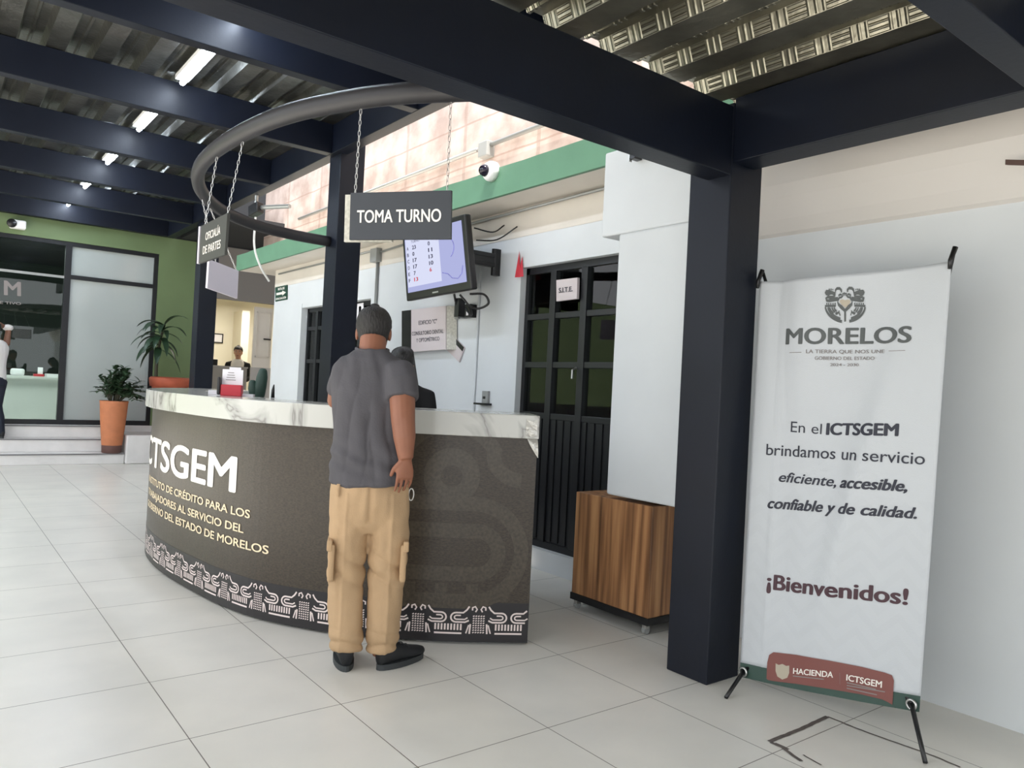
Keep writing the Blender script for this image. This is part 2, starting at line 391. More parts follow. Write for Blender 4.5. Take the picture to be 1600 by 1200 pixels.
# long wall on the right, with its two recessed dark doors
XW = 3.67
DY0, DY1, DZ0, DZ1 = 3.45, 4.70, .15, 2.275
D2Y0, D2Y1, D2Z1 = 7.22, 9.05, 2.20
b = MB()
for y0, y1, z0, z1 in ((-6, DY0, 0, 2.75), (DY0, DY1, 0, DZ0), (DY0, DY1, DZ1, 2.75), (DY1, D2Y0, 0, 2.75), (D2Y0, D2Y1, 0, .15), (D2Y0, D2Y1, D2Z1, 2.75), (D2Y1, 10.0, 0, 2.75)):
    b.box(XW, XW+.25, y0, y1, z0, z1)
struct(b.build('wall_right', 'white_wall', loc=(0, 0, 0)))
struct(MB().box(XW-.004, XW, 3.2, 10.0, 2.52, 2.75).build('trim_1', 'cream_wall'))
# heavy plaster band over the banner
P = [(3.50, 2.46), (3.50, 2.95), (3.68, 2.95), (3.68, 2.22), (3.645, 2.24), (3.60, 2.30), (3.545, 2.40)]
b = MB(); n = len(P); b.add([(x, -6, z) for x, z in P]+[(x, 3.05, z) for x, z in P], [tuple(range(n)), tuple(range(2*n-1, n-1, -1))]+[(i, (i+1) % n, n+(i+1) % n, n+i) for i in range(n)])
struct(b.build('trim_2', mat('off_white_plaster', (216, 211, 205), .65, bump=.06, bscale=20)))
# white pier between door and column, wider at its head
struct(MB().box(3.2, XW, 2.62, 3.185, .735, 2.262).box(3.2, XW, 2.62, 3.335, 2.262, 2.772).build('wall_pier', 'white_wall', bevel=.012))
# roof slab, green fascia, sunlit upper wall
struct(MB().box(3.335, 6, -6, 10.5, 2.75, 2.94).build('ceiling_eave', 'cream_wall', loc=(0, 0, 0)))  # unseen near part added to keep direct sun off the right wall
def wavy(x, y0, y1, z0, z1):
    ys = np.linspace(y0, y1, 60); b = MB(); m = len(ys)
    top = [z1+.012*noise.noise(Vector((y*2.1, 3, 0)))+.006*noise.noise(Vector((y*8, 1, 0))) for y in ys]
    vs = [(x, y, z0) for y in ys]+[(x, y, t) for y, t in zip(ys, top)]+[(x+.03, y, z0) for y in ys]+[(x+.03, y, t) for y, t in zip(ys, top)]
    fs = []
    for i in range(m-1):
        fs += [(i, i+1, m+i+1, m+i), (2*m+i, 3*m+i, 3*m+i+1, 2*m+i+1), (m+i, m+i+1, 3*m+i+1, 3*m+i), (i, 2*m+i, 2*m+i+1, i+1)]
    fs += [(0, m, 3*m, 2*m), (m-1, 3*m-1, 4*m-1, 2*m-1)]
    return b.add(vs, fs)
struct(wavy(3.305, 1.95, 10.5, 2.742, 2.952).build('trim_3', 'green_fascia'))
struct(MB().box(3.95, 4.2, -2, 11.34, 2.94, 4.9).build('wall_upper', 'pink_wall', loc=(0, 0, 0)))

# steel frame: near canopy, far canopy
STEEL = 'steel'
def post(x0, y0, z1, label, s=.24):
    o = MB().box(x0, x0+s, y0, y0+s, 0, z1).build('steel_column', STEEL, bevel=.006); return tag(o, label, 'column', 'black steel columns')
post(2.92, 2.2, 2.70, 'thick black steel column nearest the camera, beside the white banner')
post(2.92, 6.48, 3.66, 'black steel column rising behind the reception counter')
post(2.92, 10.8, 3.66, 'black steel column at the far end beside the green wall')
def beam(x0, x1, y0, y1, z0, z1, label, ibeam=None):
    o = MB().box(x0, x1, y0, y1, z0, z1).build('roof_beam', STEEL, bevel=.004)
    return tag(o, label, 'beam', 'black steel roof beams')
beam(-.6, 2.919, 2.2, 2.335, 2.36, 2.68, 'deep black beam crossing overhead onto the nearest column')
beam(2.925, 3.09, -5, 2.199, 2.42, 2.72, 'black beam above the banner, running along the right wall')
beam(-.6, 2.924, .876, .98, 2.39, 2.68, 'black beam in the top right corner, joining the beam above the banner')
FY = [3.50, 5.03, 6.56, 8.12, 9.62, 11.08, 12.42]
names = ['far canopy beam closest to the deep near beam', 'far canopy beam just before the column behind the counter', 'far canopy beam resting on the column behind the counter',
         'far canopy beam one bay beyond the counter column', 'far canopy beam two bays beyond the counter column', 'far canopy beam resting on the far end column', 'last far canopy beam, above the green office wall']
for y, nm in zip(FY, names): beam(-.35, 2.865, y, y+.1, 3.39, 3.655, 'black '+nm)
beam(2.868, 2.985, .6, 12.55, 3.39, 3.655, 'black edge beam along the open skylight slot')
def decking(x0, x1, y0, y1, z, per=.305, ph=0):
    prof = []; x = x0
    k = floor((x0-ph)/per)
    while ph+k*per < x1:
        a = ph+k*per
        prof += [(a, z), (a+.125, z), (a+.15, z+.06), (a+.195, z+.06), (a+.203, z+.045), (a+.217, z+.045), (a+.225, z+.06), (a+.28, z+.06)]; k += 1
    ny = 2; b = MB(); m = len(prof)
    vs = [(x, y0, zz) for x, zz in prof]+[(x, y1, zz) for x, zz in prof]+[(x, y0, zz+.004) for x, zz in prof]+[(x, y1, zz+.004) for x, zz in prof]
    fs = []
    for i in range(m-1): fs += [(i, i+1, m+i+1, m+i), (2*m+i, 3*m+i, 3*m+i+1, 2*m+i+1)]
    return b.add(vs, fs)
struct(decking(-.6, 3.14, -5, 2.33, 2.725, ph=2.80).build('ceiling_near', 'deck', loc=(0, 0, 0)))
struct(MB().box(-.6, 3.334, -5, 2.33, 2.80, 2.88).build('ceiling_near_slab', 'dark_void'))
struct(decking(-.35, 3.0, .6, 12.6, 3.66).build('ceiling_far', 'deck_far', loc=(0, 0, 0)))  # extended unseen over the near canopy to stop sun leaking between them
struct(MB().box(-.35, 3.1, .6, 12.7, 3.735, 3.8).build('ceiling_far_slab', 'dark_void'))

# far office: steps, green wall, glazed front
YO = 12.6
b = MB().box(-4, 2.33, 11.9, 12.6, 0, .15).box(-4, 2.33, 12.18, 12.6, .15, .33).box(-4, 2.33, 12.42, 12.6, .33, .5)
struct(b.build('floor_steps', 'white_step', bevel=.008))
struct(MB().box(-4, 2.33, 11.885, 11.9, .135, .15).box(-4, 2.33, 12.165, 12.18, .315, .33).box(-4, 2.33, 12.405, 12.42, .485, .50).build('trim_4', mat('grey_step_line', (112, 110, 112), .6)))  # grey strip along the top edge of each step
struct(MB().box(2.335, 3.3, 11.85, 12.6, 0, .41).build('wall_planter', 'white_step', bevel=.02))
struct(MB().box(-4, 3.3, 12.6, 17.5, .40, .5).build('floor_office', 'white_step'))
b = MB().box(2.80, 3.42, YO, YO+.15, .5, 3.4).box(-6, -1.2, YO, YO+.15, 0, 3.4).box(-4, 2.80, YO, YO+.15, 3.13, 3.4)
struct(b.build('wall_back', 'green_wall', loc=(0, 0, 0)))
struct(MB().box(-4, 7, YO+.02, YO+.17, 3.4, 5).build('wall_back_upper', 'dark_void'))
b = MB().box(-1.2, 2.80, YO+.02, YO+.1, 3.07, 3.13).box(-1.2, 2.80, YO+.02, YO+.1, .5, .57).box(1.56, 1.64, YO+.02, YO+.1, .57, 3.07).box(2.74, 2.80, YO+.02, YO+.1, .57, 3.07).box(1.64, 2.74, YO+.03, YO+.09, 2.60, 2.66)
w1 = struct(b.build('window_1', 'frame', loc=(0, 0, 0)))
b = MB().box(-1.2, 1.56, YO+.04, YO+.06, 2.60, 2.635); b.build('transom_bar', 'grey_metal', w1)
MB().box(-1.2, 1.56, YO+.055, YO+.061, .57, 3.07).build('glass_pane', 'dark_glass', w1)
MB().box(1.64, 2.74, YO+.055, YO+.061, 2.66, 3.07).build('glass_pane', 'frost', w1)
MB().box(1.64, 2.74, YO+.055, YO+.061, .57, 2.60).build('glass_pane', 'frost', w1)
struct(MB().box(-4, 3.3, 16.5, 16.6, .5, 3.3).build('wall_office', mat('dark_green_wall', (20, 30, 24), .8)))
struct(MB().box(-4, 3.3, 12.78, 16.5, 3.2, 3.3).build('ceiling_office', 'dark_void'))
struct(MB().box(3.32, 3.42, 12.76, 17, 0, 3.3).build('wall_partition', 'lit_cream'))
# reception room past the end of the white wall
struct(MB().box(3.42, 6.5, 15.4, 15.5, 0, 3.2).build('wall_reception', 'lit_cream', loc=(0, 0, 0)))
struct(MB().box(3.42, 6.5, 12.62, 15.4, .4, .5).build('floor_reception', 'floor'))
struct(MB().box(3.42, 6.5, 12.62, 12.74, 2.56, 3.4).build('wall_lintel', mat('grey_lintel', (128, 123, 119), .7)))
struct(MB().box(4.68, 6.5, 12.62, 12.74, 0, 2.56).build('wall_reception_front', 'cream_wall'))
struct(MB().box(3.42, 6.5, 12.76, 15.4, 2.86, 2.95).build('ceiling_reception', 'lit_cream'))
struct(MB().box(6.4, 6.5, 12.76, 15.4, 0, 2.9).build('wall_reception_side', 'lit_cream'))
struct(MB().box(3.1, 7.1, 10.52, 12.6, 3.42, 3.5).build('ceiling_passage_shade', 'dark_void'))  # roof added over the passage to block daylight and darken it
struct(MB().box(XW+.25, 7, 9.9, 10.0, 0, 2.75).build('wall_passage', 'cream_wall'))
struct(MB().box(7, 7.1, 9.9, 12.8, 0, 4).build('wall_passage_end', 'cream_wall'))
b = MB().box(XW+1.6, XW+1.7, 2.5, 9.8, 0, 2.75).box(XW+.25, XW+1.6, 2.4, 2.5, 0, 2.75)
struct(b.build('wall_dark_box', 'dark_void'))  # unseen dark box added behind the doors so the openings stay dark
# building across the courtyard (behind the camera's left)
struct(MB().box(-9, -8.8, -7, 18, 0, 3.2).build('wall_left', 'white_wall'))
#=====OBJECTS=====
# ------------------------------------------------------------------ reception counter
CP = catmull([(2.542,3.047),(2.195,3.263),(1.94,3.472),(1.735,3.68),(1.51,4.05),(1.40,4.428),(1.345,4.8),(1.305,5.2),(1.30,5.6),(1.345,6.0),(1.46,6.4),(1.65,6.8),(1.95,7.15),(2.35,7.4)], 12)
tg = np.gradient(CP, axis=0); tg /= np.linalg.norm(tg, axis=1)[:, None]; CN = np.c_[-tg[:,1], tg[:,0]]      # outward normal
if CN[0] @ (np.array([0, 0])-CP[0]) < 0: CN = -CN
CS = np.r_[0, np.cumsum(np.linalg.norm(np.diff(CP, axis=0), axis=1))]                                  # arc length from the right-hand end
def cpt(s, off=0):
    x = np.interp(s, CS, CP[:,0]); y = np.interp(s, CS, CP[:,1]); nx = np.interp(s, CS, CN[:,0]); ny = np.interp(s, CS, CN[:,1])
    return np.array([x+nx*off, y+ny*off])
def csurf(eps=.003):
    return lambda u, z, e=0: (*cpt(-u, eps+e), z)       # u = -s so that it grows to the right as seen from the front
def cpix(px, py):                                # pixel on the counter front -> (u, z)
    d = ray(px, py); best = None
    for i in range(len(CP)-1):
        a, e = CP[i], CP[i+1]-CP[i]; A = np.array([[d[0], -e[0]], [d[1], -e[1]]])
        if abs(np.linalg.det(A)) < 1e-9: continue
        t, k = np.linalg.solve(A, a-CO[:2])
        if t > 0 and -1e-6 <= k <= 1.000001 and (best is None or t < best[0]): best = (t, -(CS[i]+k*(CS[i+1]-CS[i])), CO[2]+t*d[2])
    return best[1], best[2]
def ribbon_wall(off0, off1, z0, z1, step=1, s0=None, s1=None):
    ss = np.linspace(CS[0] if s0 is None else s0, CS[-1] if s1 is None else s1, 90); b = MB(); m = len(ss); vs = []
    for off, z in ((off0, z0), (off0, z1), (off1, z1), (off1, z0)): vs += [(*cpt(s, off), z) for s in ss]
    fs = [(k*m+i, k*m+i+1, ((k+1) % 4)*m+i+1, ((k+1) % 4)*m+i) for k in range(4) for i in range(m-1)]+[(0, m, 2*m, 3*m), (m-1, 4*m-1, 3*m-1, 2*m-1)]
    return b.add(vs, fs)
ct = thing('reception_counter', 'curved brown reception counter with marble top and white institute lettering', 'counter', (2.0, 4.6, 0))
ribbon_wall(0, -.06, .215, 1.075).build('front_panel', 'vinyl', ct)
ribbon_wall(.001, -.06, .012, .215).build('base_band', 'vinyl_dark', ct)
ribbon_wall(.05, -.36, 1.07, 1.19).build('countertop', 'marble', ct, bevel=.004)
ribbon_wall(-.36, -.9, .72, .75).build('inner_desk', 'white_plastic', ct)
ribbon_wall(-.06, -.34, .02, 1.068, s0=.002, s1=.03).build('end_panel', 'vinyl_dark', ct)
cf = csurf(.0025)
b = MB()
uM, zM = cpix(372, 712); uM2, zb = cpix(372, 770); uE = cpix(301.5, 700)[0]; uL = cpix(328, 740)[0]
V, Fc = text_raw('ICTSGEM', .018)
VE, _ = text_raw('EM', .018); k = (uM-uE)/(VE[:,0].max()-VE[:,0].min()); wd = k*(V[:,0].max()-V[:,0].min())
text_on(b, 'ICTSGEM', cf, (uM-wd, zb, uM, zM), .018)
b.build('name_lettering', 'letter_white', ct)
b = MB()
u3, z3 = cpix(420, 866); u3t = cpix(419, 850)[1]; um = cpix(340, 843)[0]
VA, _ = text_raw('GOBIERNO DEL ESTADO DE MORELOS', .012); VB, _ = text_raw('MORELOS', .012)
k = (u3-um)/(VB[:,0].max()-VB[:,0].min()); left = u3-k*(VA[:,0].max()-VA[:,0].min())
h = .047
for body, (px, py) in (('INSTITUTO DE CRÉDITO PARA LOS', (391, 810)), ('TRABAJADORES AL SERVICIO DEL', (381, 833)), ('GOBIERNO DEL ESTADO DE MORELOS', (420, 866))):
    b = MB(); u, z = cpix(px, py); text_on(b, body, cf, (left, z, u, z+h), .012); b.build('full_name_lettering', 'letter_cream', ct)
# printed border of maize and scroll motifs along the base
PER = .3105; b = MB()
def seg(pts, wd=.011): return [(np.array(pts, float), wd)]
u_c = cpix(747, 985)[0]
for i in range(-3, 15):
    c = u_c+PER*(2-i)
    if c < -CS[-1]+.2 or c-PER > -.03: continue
    def P2(lines, wd):
        for L in lines:
            L = [(c+x, .055+z) for x, z in L if -CS[-1]+.01 < c+x < -.004]
            if len(L) > 1: strokes(b, [L], wd, cf)
    for q in range(5):                                  # maize kernels
        for r in range(8):
            x = -.026+q*.013; z = .005+r*.012
            P2([[(x-.004, z), (x+.004, z+.004)]], .006)
    P2([[(-.045, .0), (-.042, .05)], [(.045, .0), (.042, .05)]], .009)
    P2([[(-.063, .002), (-.05, .045)], [(.063, .002), (.05, .045)]], .007)
    P2([dense([(.085, .002), (PER-.085, .002)])], .009)
    for q in range(9): x = .09+q*(PER-.18)/8; P2([[(x, .018), (x, .05)]], .009)
    for sg in (1, -1):                                  # scrolls, mirrored about the bay centre
        m = lambda x: PER/2+sg*(x-PER/2)
        t = [(m(PER/2-.012+.026*cos(a)-.026), .083+.024*sin(a)) for a in np.linspace(-pi/2, pi/2, 9)]
        P2([[(m(.05), .068), (m(.07), .059)]+t+[(m(.08), .107), (m(.062), .122), (m(.05), .140)]], .0085)
        t = [(m(PER/2-.030+.012*cos(a)-.012), .083+.010*sin(a)) for a in np.linspace(-pi/2, pi/2, 7)]
        P2([[(m(.058), .082), (m(.072), .073)]+t+[(m(.092), .093)]], .007)
        P2([[(m(.018), .112), (m(.010), .125), (m(.020), .140), (m(.034), .134), (m(.034), .120)]], .008)
        P2([[(m(.092), .125), (m(.085), .140), (m(PER/2-.03), .140)]], .007) if False else None
b.build('border_print', 'border', ct)
# large faint motif printed on the right part
cf2 = csurf(.0015); b = MB()
def arcp(c, r, a0, a1, n=24): return [(c[0]+r[0]*cos(a), c[1]+r[1]*sin(a)) for a in np.linspace(a0, a1, n)]
ue, ze = cpix(706, 744)
strokes(b, [arcp((ue, ze), (.10, .10), 0, 2*pi, 40)], .09, cf2)
strokes(b, [arcp((ue-.01, ze+.02), (.26, .24), 2.6, .5, 24)+arcp((ue+.36, ze+.12), (.15, .13), pi, 1.5*pi, 12)], .075, cf2)
u0 = cpix(640, 860)[0]-.15
for hw, xr in ((.25, .15), (.11, .03)):
    uc, zc = cpix(785, 850)[0], .47
    strokes(b, [dense([(u0, zc+hw), (uc-.05+xr-hw, zc+hw)])+[(uc-.05+xr-hw+hw*cos(a), zc+hw*sin(a)) for a in np.linspace(pi/2, -pi/2, 20)]+dense([(uc-.05+xr-hw, zc-hw), (u0, zc-hw)])], .075, cf2)
for k in range(7): strokes(b, [[(u0+k*.16, .222), (u0+k*.16, .31)]], .06, cf2)
b.build('motif_print', 'vinyl_motif', ct)
# peeling vinyl at the right-hand end
A = cpt(.0, .01); b = MB(); e = np.array([*(cpt(0)-cpt(.1))/.1, 0]); nn = np.array([*CN[0], 0])
pts = []
for i in range(7):
    t = i/6
    for j in range(5):
        q = j/4; base = np.array([*cpt(.055*(1-t), .006), 1.07-.10*q*(t**.8)]); curl = nn*(.025*sin(q*2.2)*t)+e*(.004*q*t)
        pts.append(base+curl)
b.add(pts, [(i*5+j, i*5+j+1, i*5+j+6, i*5+j+5) for i in range(6) for j in range(4)])
b.build('peeled_vinyl_flap', 'foil', ct, smooth=True)
b = MB(); pts = [(*cpt(.07-.03*i, .053+.004*((i+j) % 2)), 1.17-.028*j-.01*(i % 2)) for i in range(3) for j in range(4)]
b.add(pts, [(i*4+j, i*4+j+1, i*4+j+5, i*4+j+4) for i in range(2) for j in range(3)]); b.build('crumpled_tape', 'foil', ct)

# things on the counter
ZT = 1.19
def onct(px, py): return pl(px, py, 2, ZT)
p = onct(358, 619); q = p+np.array([.49, .87, 0])*.07
dirr = np.array([.87, -.49, 0]); dep = np.array([.49, .87, 0]); up = np.array([0, 0, 1.])
t = thing('card_holder', 'red and black card holder holding a printed white sheet on the counter', 'card holder', (q[0], q[1], ZT))
c = q
MB().obox(c+up*.035, dirr*.062, dep*.035, up*.035).build('base', 'red', t, bevel=.004)
MB().obox(c-dirr*.072+up*.06, dirr*.01, dep*.045, up*.055).build('side', 'black_plastic', t, bevel=.008)
MB().obox(c+up*.115+dep*.005, dirr*.062, dep*.004, up*.05).build('sheet', 'paper', t)
MB().obox(c+up*.125+dep*.02+dirr*.01, dirr*.035, dep*.003, up*.055).build('sheet', 'paper', t)
b = MB()
for k in range(4): b.obox(c+up*(.10+.015*k)+dep*(-.001)-dirr*.01, dirr*(.03-.004*k), dep*.001, up*.002)
b.build('print', 'letter_pale', t)
p = onct(331, 617)+dep*.1; o = MB().obox(p+up*.014, dirr*.04, dep*.03, up*.014).build('small_box', 'paper', bevel=.002); tag(o, 'small white box on the counter beside the red card holder', 'box')
p = onct(382, 620)+dep*.09; o = MB().obox(p+up*.008, dirr*.04, dep*.03, up*.008).build('card_stack', 'paper'); tag(o, 'low stack of pale cards right of the red card holder', 'cards')
p = onct(400, 619)+dep*.12
t = thing('cactus_ornament', 'dark green two-lobed ornament standing on the back of the counter', 'ornament', (p[0], p[1], ZT))
b = MB(); c = p
b.tube([c+up*.0, c+up*.06+dirr*.004, c+up*.13+dirr*.012, c+up*.17+dirr*.016], [.035, .04, .037, .028], 14, .7, ref=dep, roundcap=True); b.build('tall_lobe', 'green_dark', t, smooth=True)
MB().tube([c-dirr*.035+up*.0, c-dirr*.045+up*.05, c-dirr*.05+up*.09], [.03, .032, .024], 12, .7, ref=dep, roundcap=True).build('short_lobe', 'green_dark', t, smooth=True)
p = onct(424, 622)+dep*.05; o = MB().tube([p, p+up*.05, p+up*.085+dirr*.004], [.012, .010, .003], 8).build('pen', 'black_plastic', smooth=True); tag(o, 'black pointed pen-like object upright on the counter', 'pen')

# ------------------------------------------------------------------ wooden cabinet on castors
t = thing('wooden_cabinet', 'walnut wood-grain cabinet on castors between the dark door and nearest column', 'cabinet', (3.42, 3.15, 0))
MB().box(3.22, 3.62, 2.838, 3.46, .095, .712).build('body', 'wood', t, bevel=.003)
MB().box(3.215, 3.625, 2.833, 3.466, .055, .095).build('base', 'black_base', t)
for x, y in ((3.245, 2.87), (3.245, 3.43), (3.59, 2.87), (3.59, 3.43)):
    c = MB().box(x-.018, x+.018, y-.014, y+.014, .03, .056).build('castor', 'chrome', t, bevel=.003)
    MB().tube([(x, y-.012, .022), (x, y+.012, .022)], .022, 14).build('wheel', 'grey_plastic', c, smooth=False)

# ------------------------------------------------------------------ dark doors
def panel_door(n, y0, y1, z0, z1, ym, x, zt, rows, fill=True):
    root = MB().box(x, x+.05, y0, y1, z1-.05, z1).box(x, x+.05, y0, y1, z0, z0+.05).box(x, x+.05, y0, y0+.04, z0, z1).box(x, x+.05, y1-.04, y1, z0, z1).build('door_%d' % n, 'frame', loc=(x, (y0+y1)/2, z0)); struct(root)
    b = MB(); 
    for y in ym: b.box(x-.012, x+.05, y-.032, y+.032, z0+.05, z1-.05)
    for z in rows: b.box(x-.004, x+.046, y0+.04, y1-.04, z-.022, z+.022)
    b.build('muntin', 'frame', root, bevel=.003)
    MB().box(x+.02, x+.026, y0+.04, y1-.04, zt, z1-.05).build('glass_pane', 'dark_glass', root)
    b = MB().box(x+.012, x+.04, y0+.04, y1-.04, z0+.05, zt)
    y = y0+.08
    while y < y1-.06: b.box(x+.002, x+.012, y, y+.062, z0+.06, zt-.02); y += .082
    b.build('lower_panel', 'frame', root)
    return root
d1 = panel_door(1, DY0, DY1, DZ0, DZ1, (4.02, 4.36), XW+.055, 1.135, (1.135, 1.52, 1.89))
MB().tube([(XW+.04, 4.05, 1.50), (XW+.0, 4.05, 1.48), (XW, 4.05, 1.42)], .008, 8).build('door_handle', 'chrome', d1)
d2 = panel_door(2, D2Y0, D2Y1, .15, D2Z1, (7.6, 8.15, 8.75), XW+.08, .9, (.9, 1.55, 1.95))
struct(MB().box(XW-.006, XW+.07, D2Y1-.01, D2Y1+.06, .15, D2Z1+.05).build('trim_5', 'white_wall'))
# notice on the door
q = [pl(*p, 0, XW+.02) for p in ((871, 438), (904, 434), (903, 467), (871, 471))]
t = thing('door_notice', 'small white S.I.T.E. notice on the upper pane of the dark door', 'notice', tuple(np.mean(q, 0)))
MB().slab(q, .022).build('board', 'placard', t)
b = MB(); text_on(b, 'S.I.T.E.', planefn(q, .0125), (.13, .38, .80, .62), .02); b.build('lettering', 'letter_dark', t)
# paper on the far door
q = [pl(*p, 0, XW+.07) for p in ((552, 476), (568, 473), (568, 498), (553, 501))]
o = MB().slab(q, .004).build('paper_notice', 'paper'); tag(o, 'white paper sheet taped to the far dark door behind the man', 'notice')

# ------------------------------------------------------------------ wall signs, television, fittings on the white wall
q = [pl(*p, 0, 3.60) for p in ((644, 484), (698, 478), (698, 546), (644, 550))]
t = thing('wall_placard', 'pale placard lettered EDIFICIO C on the white wall under the television', 'sign', tuple(np.mean(q, 0)))
MB().slab(q, .02).build('board', 'placard', t)
e = q[1]-q[0]; e = e/np.linalg.norm(e)
q2 = [q[0]-e*.20, q[0], q[3], q[3]-e*.20]
MB().slab([p+np.array([.012, 0, 0]) for p in q2], .02).build('black_edge', 'black_plastic', t, label='black side board of the placard')
q3 = [q[1]+np.array([.0, 0, -.08]), q[1]+np.array([.06, .0, -.10]), q[2]+np.array([.06, 0, 0]), q[2]]
MB().slab([q[1], q[1]-np.array([-.06, .07, 0]), q[2]-np.array([-.06, .07, 0]), q[2]], .008).build('granite_edge', 'granite', t, label='speckled grey edge board')
b = MB(); fn = planefn(q, .0115)
for tx, bx in (('EDIFICIO "C"', (.23, .62, .76, .72)), ('CONSULTORIO DENTAL', (.03, .38, .94, .475)), ('Y OPTOMÉTRICO', (.16, .215, .83, .31))):
    b = MB(); text_on(b, tx, fn, bx, .003); b.build('lettering', 'letter_dark', t)
q = [pl(*p, 0, 3.66) for p in ((703, 518), (726, 543), (718, 566), (698, 546))]
t = thing('tilted_plaque', 'small tilted plaque with black top band beside the pale placard', 'sign', tuple(np.mean(q, 0)))
MB().slab(q, .012).build('board', 'placard', t)
fn = planefn(q, .007); MB().add([fn(0, .72), fn(1, .72), fn(1, 1), fn(0, 1)], [(0, 1, 2, 3)]).build('black_band', 'black_plastic', t)
# television (43 inch, parallel to the wall, tilted forward)
TVr, TVl = 4.83, 5.81
tl, tr, br, bl = (np.array(p) for p in ((3.2, 5.79, 2.628), (3.2, 4.831, 2.634), (3.3, 4.831, 2.070), (3.3, 5.825, 2.040)))
nrm = np.cross(tr-tl, bl-tl); nrm /= np.linalg.norm(nrm); nrm = nrm if nrm[0] < 0 else -nrm
t = thing('television', 'wall-mounted television showing a turn table of numbers on a lilac screen', 'television', (3.3, 5.32, 2.07))
MB().slab([p-nrm*.03 for p in (tl, tr, br, bl)], .06).build('casing', 'black_plastic', t, bevel=.012)
def tv(u, v, e=.003): return bl*(1-u)*(1-v)+br*u*(1-v)+tr*u*v+tl*(1-u)*v+nrm*e
s = MB().add([tv(.045, .115), tv(.95, .115), tv(.95, .93), tv(.045, .93)], [(0, 1, 2, 3)]).build('screen', 'glow', t)
MB().add([tv(.06, .19, .005), tv(.60, .19, .005), tv(.60, .92, .005), tv(.06, .92, .005)], [(0, 1, 2, 3)]).build('table_card', 'glow_card', s)
b = MB(); rb = MB()
f = lambda u, v, e=0: tv(u, v, .007+e)
rows = [('A', '23', '0'), ('B', '0', '11'), ('C', '17', '13'), ('D', '17', '10'), ('E', '7', '6'), ('F', '13', '')]
text_on(b, 'TURNO', f, (.16, .80, .30, .835)); text_on(b, '3', f, (.44, .785, .47, .83), .02)
for i, (a_, n_, c_) in enumerate(rows):
    v = .71-i*.09
    text_on(b, a_, f, (.08, v, .11, v+.05), .01)
    text_on(rb if i == 5 else b, n_, f, (.17, v, .17+.033*len(n_), v+.055), .02)
    if c_: text_on(rb if i == 4 else b, c_, f, (.43, v+.0, .43+.033*len(c_), v+.055), .02)
b.build('numbers', 'ink', s); rb.build('red_numbers', 'red', s)
b = MB(); strokes(b, [[(.66+.16*cos(a), .62+.17*sin(a)) for a in np.linspace(2.2, -.9, 24)], [(.62, .30), (.70, .27), (.76, .20), (.84, .18), (.90, .24), (.92, .34)]], .012, f); b.build('line_picture', mat('lilac_print', (120, 118, 190), .5), s)
q = tv(.5, .055); b = MB(); b.add([tv(.44, .045, .004), tv(.53, .045, .004), tv(.53, .065, .004), tv(.44, .065, .004)], [(0, 1, 2, 3)]); b.build('maker_plate', 'grey_metal', t)
bk = MB(); 
for dz in (0, .075): bk.box(3.30, 3.63, 4.98, 5.02, 2.30+dz, 2.335+dz)
bk.box(3.30, 3.345, 4.95, 5.25, 2.22, 2.50).box(3.36, 3.63, 4.985, 5.015, 2.33, 2.38); bk.build('mount_arm', 'black_plastic', t, bevel=.003)
MB().tube([(3.645, 5.0, 2.235), (3.645, 5.0, 2.45)], [.05, .05], 12, .5).build('wall_plate', 'black_plastic', t)
b = MB()
for k, pts in enumerate([[(3.34, 5.05, 2.05), (3.40, 5.0, 1.96), (3.45, 5.04, 1.90), (3.42, 5.12, 1.98)], [(3.33, 5.12, 2.06), (3.38, 5.14, 1.95), (3.42, 5.16, 1.88)], [(3.4, 5.0, 2.06), (3.48, 4.92, 2.06), (3.5, 4.88, 1.99), (3.47, 4.97, 1.95), (3.42, 5.05, 1.97)], [(3.34, 4.9, 2.56), (3.5, 4.87, 2.55), (3.6, 4.86, 2.62)], [(3.4, 4.95, 2.48), (3.55, 4.88, 2.5), (3.64, 4.74, 2.60)]]):
    MB().tube(catmull(pts, 6), .010 if k < 3 else .006, 6).build('cable', 'black_plastic', t, smooth=True)
MB().box(3.36, 3.42, 5.09, 5.15, 1.88, 2.03).build('cable_clip', 'black_plastic', t)
t = thing('network_box', 'small black network box on the wall right of the placard', 'network box', (3.64, 5.38, 1.91))
MB().box(3.60, 3.67, 5.28, 5.46, 1.91, 2.02).build('body', 'black_plastic', t, bevel=.004)
MB().box(3.597, 3.60, 5.30, 5.33, 1.925, 1.965).build('label_patch', 'paper', t)
MB().tube(catmull([(3.65, 5.45, 1.94), (3.64, 5.52, 1.91), (3.655, 5.62, 1.925), (3.66, 5.78, 1.94)], 6), .008, 6).build('cable', 'grey_plastic', t)
def conduit(pts, r, label, m='grey_metal', name='conduit'):
    o = MB().tube(pts, r, 8).build(name, m, smooth=True); return tag(o, label, 'conduit')
conduit([(3.652, 7.08, .3), (3.652, 7.08, 2.62)], .016, 'vertical grey conduit running down from the junction box left of the television')
o = MB().box(3.60, 3.67, 7.02, 7.16, 2.56, 2.70).build('junction_box', 'grey_plastic', bevel=.006); tag(o, 'grey junction box on the cream band left of the television', 'junction box')
conduit([(3.655, 7.1, 2.695), (3.655, 9.85, 2.69)], .012, 'thin grey conduit along the cream band left of the junction box')
conduit([(3.645, 3.36, 2.735), (3.645, 5.6, 2.715), (3.65, 7.02, 2.66)], .012, 'thin grey conduit under the eave right of the television')
conduit([(3.66, 5.24, .3), (3.66, 5.24, 2.36)], .010, 'thin white conduit down the wall right of the television bracket', 'white_wall')
t = thing('wall_outlet', 'small grey wall outlet with dark ledge above the counter end', 'outlet', (3.65, 5.07, 1.20))
